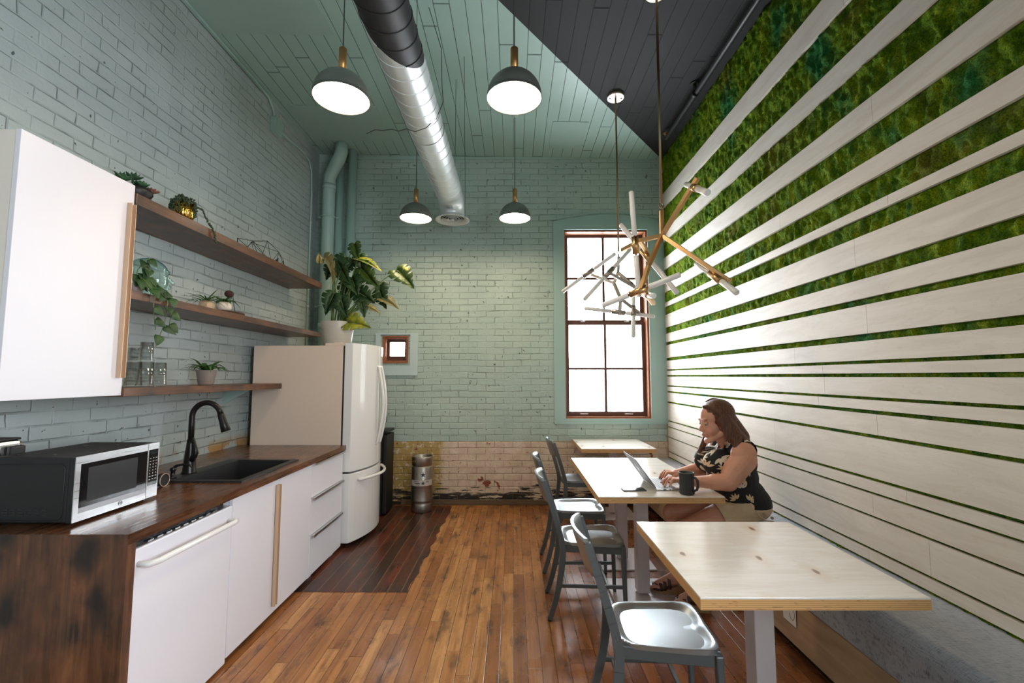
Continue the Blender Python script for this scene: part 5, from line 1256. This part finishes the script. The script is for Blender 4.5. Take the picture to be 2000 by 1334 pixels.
colr = np.zeros((nv, 4)); colr[:, 3] = 1
lip = np.minimum(dist_to(hd(.094,0,-.056), hr(.016,.021,.0062)), dist_to(hd(.092,0,-.066), hr(.014,.018,.0075)))
colr[:, 0] = np.clip(1.25-lip, 0, 1)*.9
blush = np.minimum(dist_to(hd(.075,-.040,-.030), hr(.035,.03,.03)), dist_to(hd(.105,0,-.028), hr(.014,.016,.012)))
colr[:, 0] = np.maximum(colr[:, 0], np.clip(1-blush, 0, 1)*.30)
for sd in (-1, 1):
    br = np.minimum(dist_to(hd(.088, sd*.028, .037), hr(.012,.018,.0035)), dist_to(hd(.080, sd*.044, .034), hr(.016,.012,.0032)))
    colr[:, 1] = np.maximum(colr[:, 1], np.clip((1.2-br)*2, 0, 1)*.6)
at = me.color_attributes.new('tint', 'FLOAT_COLOR', 'POINT'); at.data.foreach_set('color', colr.astype(np.float32).ravel())
mesh_obj('body', me, M_SKIN, person)
M_EYE = simple('eye white', (.42,.36,.33), .45); M_IRIS = simple('blue grey iris', (.05,.06,.07), .3); M_LASH = simple('lash', (.02,.012,.01), .6)
for sd in (-1, 1):
    m = MB(); m.sphere(hd(.0735, sd*.031, .009), .0122*HS, 18, 12); e = m.build('eye', M_EYE, person)
    m = MB(); m.sphere(hd(.0800, sd*.0325, .0055), .0066*HS, 12, 8); m.build('iris', M_IRIS, e)
    m = MB(); m.tube([hd(.0860-.010*abs(k)/3*.8, sd*.031+k*.0044, .0098-.0012*abs(k)) for k in range(-3, 4)], .0016, 6); m.build('eyelash', M_LASH, e)
    m = MB(); m.tube([hd(.0790-.010*abs(k)/3*.8, sd*.031+k*.0044, .0165-.0012*abs(k)) for k in range(-3, 4)], .0072, 8); m.build('eyelid', M_SKIN, e)
M_NAIL = simple('dark plum nail polish', (.045,.008,.02), .15)
for (e, d) in nailN + nailF:
    m = MB(); q = rot_to(d); t_ = MB(); t_.sphere((0,0,0), (.0058,.0058,.0075), 10, 7); bmesh.ops.transform(t_.bm, matrix=Matrix.Translation(e+d*.0022+Vector((0,0,.0022))) @ q.to_4x4(), verts=t_.bm.verts); m.merge(t_.bm); m.build('fingernail', M_NAIL, person)
m = MB(); r0 = PF[5]; 
# top: inflated torso trimmed at neckline, armholes and hem
def infl(pr, g): 
    return ('s', pr[1], tuple(a+g for a in pr[2]), *pr[3:]) if pr[0] == 's' else ('c', pr[1], pr[2], pr[3]+g, pr[4]+g, *pr[5:])
top = [infl(p, .011) for p in body[:8]] + [infl(p, .008) for p in body[9:11]] + [('s',SN+Vector((0,.028,.005)),(.076,.058,.082)), ('s',SF+Vector((0,-.028,.005)),(.076,.058,.082)), ('s',(1.47,3.07,.74),(.168,.180,.12))]
me = blob(top, .005, 3)
def keep_top(c):
    if c.z < .662: return False
    if abs(c.y-3.07) > .186 - .0 and c.z > .90: return False
    dy = abs(c.y-3.045)
    if c.x < 1.45 and c.z > .985 + dy*1.55 - (1.45-c.x)*.1 and dy < .075: return False     # V neck
    if (Vector((c.x-1.42, (c.y-3.045), 0))).length < .072 and c.z > 1.045: return False
    if c.z > 1.105: return False
    return True
trim_mesh(me, keep_top)
def floral_mat():
    n = N('black floral fabric'); a = n.t.nodes.new('ShaderNodeAttribute'); a.attribute_name = 'petal'
    f = n.sep(a.outputs['Color']); p = n.pos()
    c = n.mix(n.ramp(f[0], [(.35, 0), (.55, 1)]), (.006,.006,.008), n.mix(f[1], (.72,.50,.30), (.74,.68,.60)))
    return n.bsdf(c, .75, 0, None, Sheen_Weight=.0)
bm = bmesh.new(); bm.from_mesh(me); bmesh.ops.subdivide_edges(bm, edges=bm.edges, cuts=1, use_grid_fill=True); bm.to_mesh(me); bm.free()
nv = len(me.vertices); A = np.empty(nv*3); me.vertices.foreach_get('co', A); A = A.reshape(-1, 3)
ang = np.arctan2(A[:,1]-3.07, -(A[:,0]-1.48)); U = ang*.165; V = A[:,2]
rng = np.random.RandomState(7); pet = np.zeros(nv); tone = np.zeros(nv)
fl = []
for gu in range(-6, 7):
    for gv in range(0, 8): fl.append((gu*.076 + (gv % 2)*.038 + rng.uniform(-.012,.012), .66 + gv*.062 + rng.uniform(-.01,.01), rng.uniform(0, 6.28), rng.uniform(.036,.048), rng.randint(4, 6), rng.uniform(0, 1)))
for (cu, cv, a0, L, npet, tn) in fl:
    for k in range(npet):
        a = a0 + k*(2.9/npet if npet < 6 else 2*math.pi/npet); dx, dy = math.cos(a), math.sin(a)
        u = (U-cu)*dx + (V-cv)*dy; v = -(U-cu)*dy + (V-cv)*dx; t_ = u/L
        w = L*.16*np.sin(np.pi*np.clip(t_, 0, 1)**.9); ins = np.clip((w-np.abs(v))/.0012, -1, 1)*.5+.5; ins[(t_ < .10) | (t_ > 1)] = 0
        pet = np.maximum(pet, ins); tone = np.where(ins > .5, tn if tn > .5 else tn*.4, tone)
side = (A[:,0] > 1.515); pet[side] = 0       # plain black back panel
cc = np.zeros((nv, 4)); cc[:,0] = pet; cc[:,1] = tone; cc[:,3] = 1
at = me.color_attributes.new('petal', 'FLOAT_COLOR', 'POINT'); at.data.foreach_set('color', cc.astype(np.float32).ravel())
o = mesh_obj('sleeveless_top', me, floral_mat(), person)
# shorts
sh = [('s',(1.555,3.07,.655),(.145,.200,.112)), ('s',(1.50,3.07,.690),(.160,.185,.085))]
for h, k in ((hipN,kneeN),(hipF,kneeF)): sh += [('c',h+Vector((0,0,-.002)),h.lerp(k,.50),.108,.098)]
me = blob(sh, .0055, 3); trim_mesh(me, lambda c: c.z < .74 and (c.x > 1.33 + (c.z-.6)*-.35) and c.z > .5475)
def khaki():
    n = N('khaki twill'); p = n.pos(); return n.bsdf(n.mix(n.noise(p, 9, 3), (.60,.43,.27), (.70,.53,.35)), .85, 0, n.bump(n.ma('ADD', n.noise(p, 16, 3), n.ma('MULTIPLY', n.noise(p, 500, 2), .08)), .5, .012))
M_KHAKI = khaki(); so = mesh_obj('shorts', me, M_KHAKI, person); md = so.modifiers.new('s', 'SOLIDIFY'); md.thickness = .003
m = MB(); bb = [(1.60+.055*math.cos(a), 2.868+.03*abs(math.sin(a)), .628+.035*math.sin(a)) for a in [PI*2*i/16 for i in range(17)]]
m.tube([(1.525,2.868,.655),(1.54,2.864,.625),(1.58,2.866,.602),(1.635,2.885,.590)], .003, 6); m.build('pocket_seam', M_KHAKI, so)
for (bx, bz) in ((1.565,.640),(1.625,.612)):
    m = MB(); m.cyl((bx,2.870+(bx-1.575)*.35,bz),(bx,2.862+(bx-1.575)*.35,bz),.009,n=16); m.build('button', simple('khaki button', (.38,.28,.18), .4), so)
# hair
hair = [('s',hd(-.026,0,.050),hr(.103,.086,.095),HR3), ('s',hd(-.045,0,.0),hr(.085,.086,.085),HR3),
        ('c',hd(-.022,-.056,.02),(1.445,2.945,1.105),.054,.052), ('c',hd(.004,-.070,.03),(1.412,2.925,1.10),.026,.034), ('c',(1.452,2.945,1.105),(1.535,2.955,1.045),.050,.030), ('c',(1.535,2.955,1.045),(1.575,2.985,1.00),.030,.022), ('c',hd(-.060,0,.02),(1.50,3.0,1.10),.072,.060), ('c',(1.50,3.0,1.10),(1.575,3.04,.98),.056,.034), ('c',hd(-.05,.05,0),(1.51,3.12,1.05),.056,.050),
        ('c',(1.440,2.930,1.115),(1.425,2.890,1.045),.040,.022), ('c',hd(.0,.070,.0),(1.335,3.115,1.09),.024,.026), ('c',(1.335,3.115,1.09),(1.275,3.115,.985),.026,.012)]
me = blob(hair, .0045, 2)
hl = HR3.transposed()
def keep_hair(c):
    q = (hl @ (c-HC))/HS; f, s_, u = -q.x, q.y, q.z
    if f > .040 and abs(s_) < .085 and u < .088 - .25*abs(s_) and u > -.11: return False
    if f > .034 and s_ < -.03 and u < .06 and u > -.075: return False
    return True
trim_mesh(me, keep_hair)
def hair_mat():
    n = N('brown hair'); p = n.pos(); g = n.noise(n.mapping(p, (150, 150, 9), rot=(0, .35, 0)), 1, 4, .6)
    return n.bsdf(n.ramp(g, [(.3, (.040,.013,.006)), (.55, (.12,.040,.017)), (.8, (.27,.105,.048))]), .5, 0, n.bump(g, .6, .004))
M_HAIR = hair_mat(); mesh_obj('hair', me, M_HAIR, person)
m = MB(); random.seed(77)
for i in range(210):       # strands following the fall of the hair
    s0 = random.uniform(-.072, .072); f0 = random.uniform(-.03, .045)
    if i % 5 == 4:       # far lock in front of the chest
        a0 = hd(.03, .074, .05+random.uniform(-.02,.03)); P = [a0, hd(.005, .088, -.03), Vector((1.335+random.uniform(-.02,.02), 3.12+random.uniform(-.015,.02), 1.09)), Vector((1.285+random.uniform(-.025,.03), 3.115+random.uniform(-.02,.02), random.uniform(.965,1.0)))]
    elif s0 < .01:
        k = random.random()
        P = [hd(.055+random.uniform(-.02,.012), s0*.25-.004, .105+random.uniform(-.004,.012)), hd(.034-k*.06, -.068, .082), hd(.010-k*.09, -.094+.012*k, .0), Vector((1.405+k*.07, 2.905+k*.04, 1.105)), Vector((1.445+k*.10, 2.885+k*.05, 1.06+random.uniform(-.01,.01))), Vector((1.455+k*.12, 2.885+k*.07, random.uniform(.985,1.03)))]
    else:
        P = [hd(.03, .02, .135), hd(-.05, s0*.7, .14), hd(-.125, s0*.8, .05), Vector((1.50, 3.03+s0, 1.12)), Vector((1.565, 3.04+s0, 1.0)), Vector((1.59, 3.04+s0*1.1, .965))]
    P = [Vector(p) for p in P]; Q = []
    for a in range(len(P)-1):
        p0, p1, p2, p3 = P[max(a-1,0)], P[a], P[a+1], P[min(a+2,len(P)-1)]
        for j in range(5):
            tt = j/5; Q.append(.5*((2*p1)+(p2-p0)*tt+(2*p0-5*p1+4*p2-p3)*tt*tt+(3*p1-p0-3*p2+p3)*tt**3))
    Q.append(P[-1]); n_ = len(Q); m.tube(Q, [.0032*(1-.75*(j/n_)**2) for j in range(n_)], 5, cap=False)
m.build('hair_strands', M_HAIR, person, fix=False)
m = MB(); q = WF + (Vector((-1,-.25,-.08)).normalized())*.098; m.tube([q+Vector((.0, .004+.0105*math.cos(a*PI/8), .018+.0105*math.sin(a*PI/8))) for a in range(17)], .0014, 6); m.build('ring', M_ALU, person)
m = MB(); m.tube([hd(-.002,-.083,-.045)+Vector((0, 0, -.010)) + Vector((.010*math.cos(a*PI/8), 0, .013*math.sin(a*PI/8))) for a in range(17)], .0012, 6); m.build('earring', M_ALU, person)
# wedge sandals
M_CORK = N('cork wedge'); _p = M_CORK.pos(); M_CORK = M_CORK.bsdf(M_CORK.mix(M_CORK.noise(_p, 90, 4), (.30,.15,.07), (.42,.24,.12)), .75)
M_STRAP = simple('dark brown strap', (.055,.016,.014), .3)
for ank, f, lb in ((ankN, fN, 'near'), (ankF, fF, 'far')):
    s_ = Vector((f.y, -f.x, 0)); z0 = ank.z
    base = Vector((ank.x, ank.y, 0)); zb = .002 if lb == 'near' else .0145
    def sole(u): return zb + .006*max(0, (u-.12)/.08)**2*2
    def topz(u): return z0-.150+.062 - (.0 if u < 0 else min(1, u/.13)**1.3*.047)
    m = MB(); rings = []
    for i in range(17):
        u = -.045 + .225*i/16; e = (i/16); w = .036*(math.sin(PI*min(1, max(0, .12+e*.83)))**.5) + .004*math.exp(-((u-.11)/.05)**2)
        tz = max(topz(u), sole(u)+.022); c = base + f*u
        rings.append([m._v((c.x-s_.x*w, c.y-s_.y*w, sole(u))), m._v((c.x+s_.x*w, c.y+s_.y*w, sole(u))), m._v((c.x+s_.x*w, c.y+s_.y*w, tz)), m._v((c.x-s_.x*w, c.y-s_.y*w, tz))])
    for a, b in zip(rings, rings[1:]):
        for k in range(4): m.face([a[k], a[(k+1)%4], b[(k+1)%4], b[k]])
    m.face(rings[0]); m.face(rings[-1]); sh_ = m.build('wedge_sandal', M_CORK, person)
    for (u, hgt, w) in ((.152,.034,.036),(.130,.042,.040),(.106,.052,.040),(.080,.066,.039),(.050,.080,.038)):
        m = MB(); c = base + f*u; b0 = max(topz(u), sole(u)+.022)
        m.grid(lambda a, b: c + s_*w*math.cos(PI*a)*1.05 + f*((b-.5)*.019 + .006*math.sin(PI*a)) + Vector((0,0,b0-.004+hgt*math.sin(PI*a)**.75)), 16, 2); m.build('strap', M_STRAP, sh_, fix=False, solid=.003)
    m = MB(); c = ank + Vector((0,0,.012)); m.tube([c + f*.037*math.cos(PI*k/10) + s_*.037*math.sin(PI*k/10) for k in range(21)], .0045, 6, sq=1.6); m.build('ankle_strap', M_STRAP, sh_)
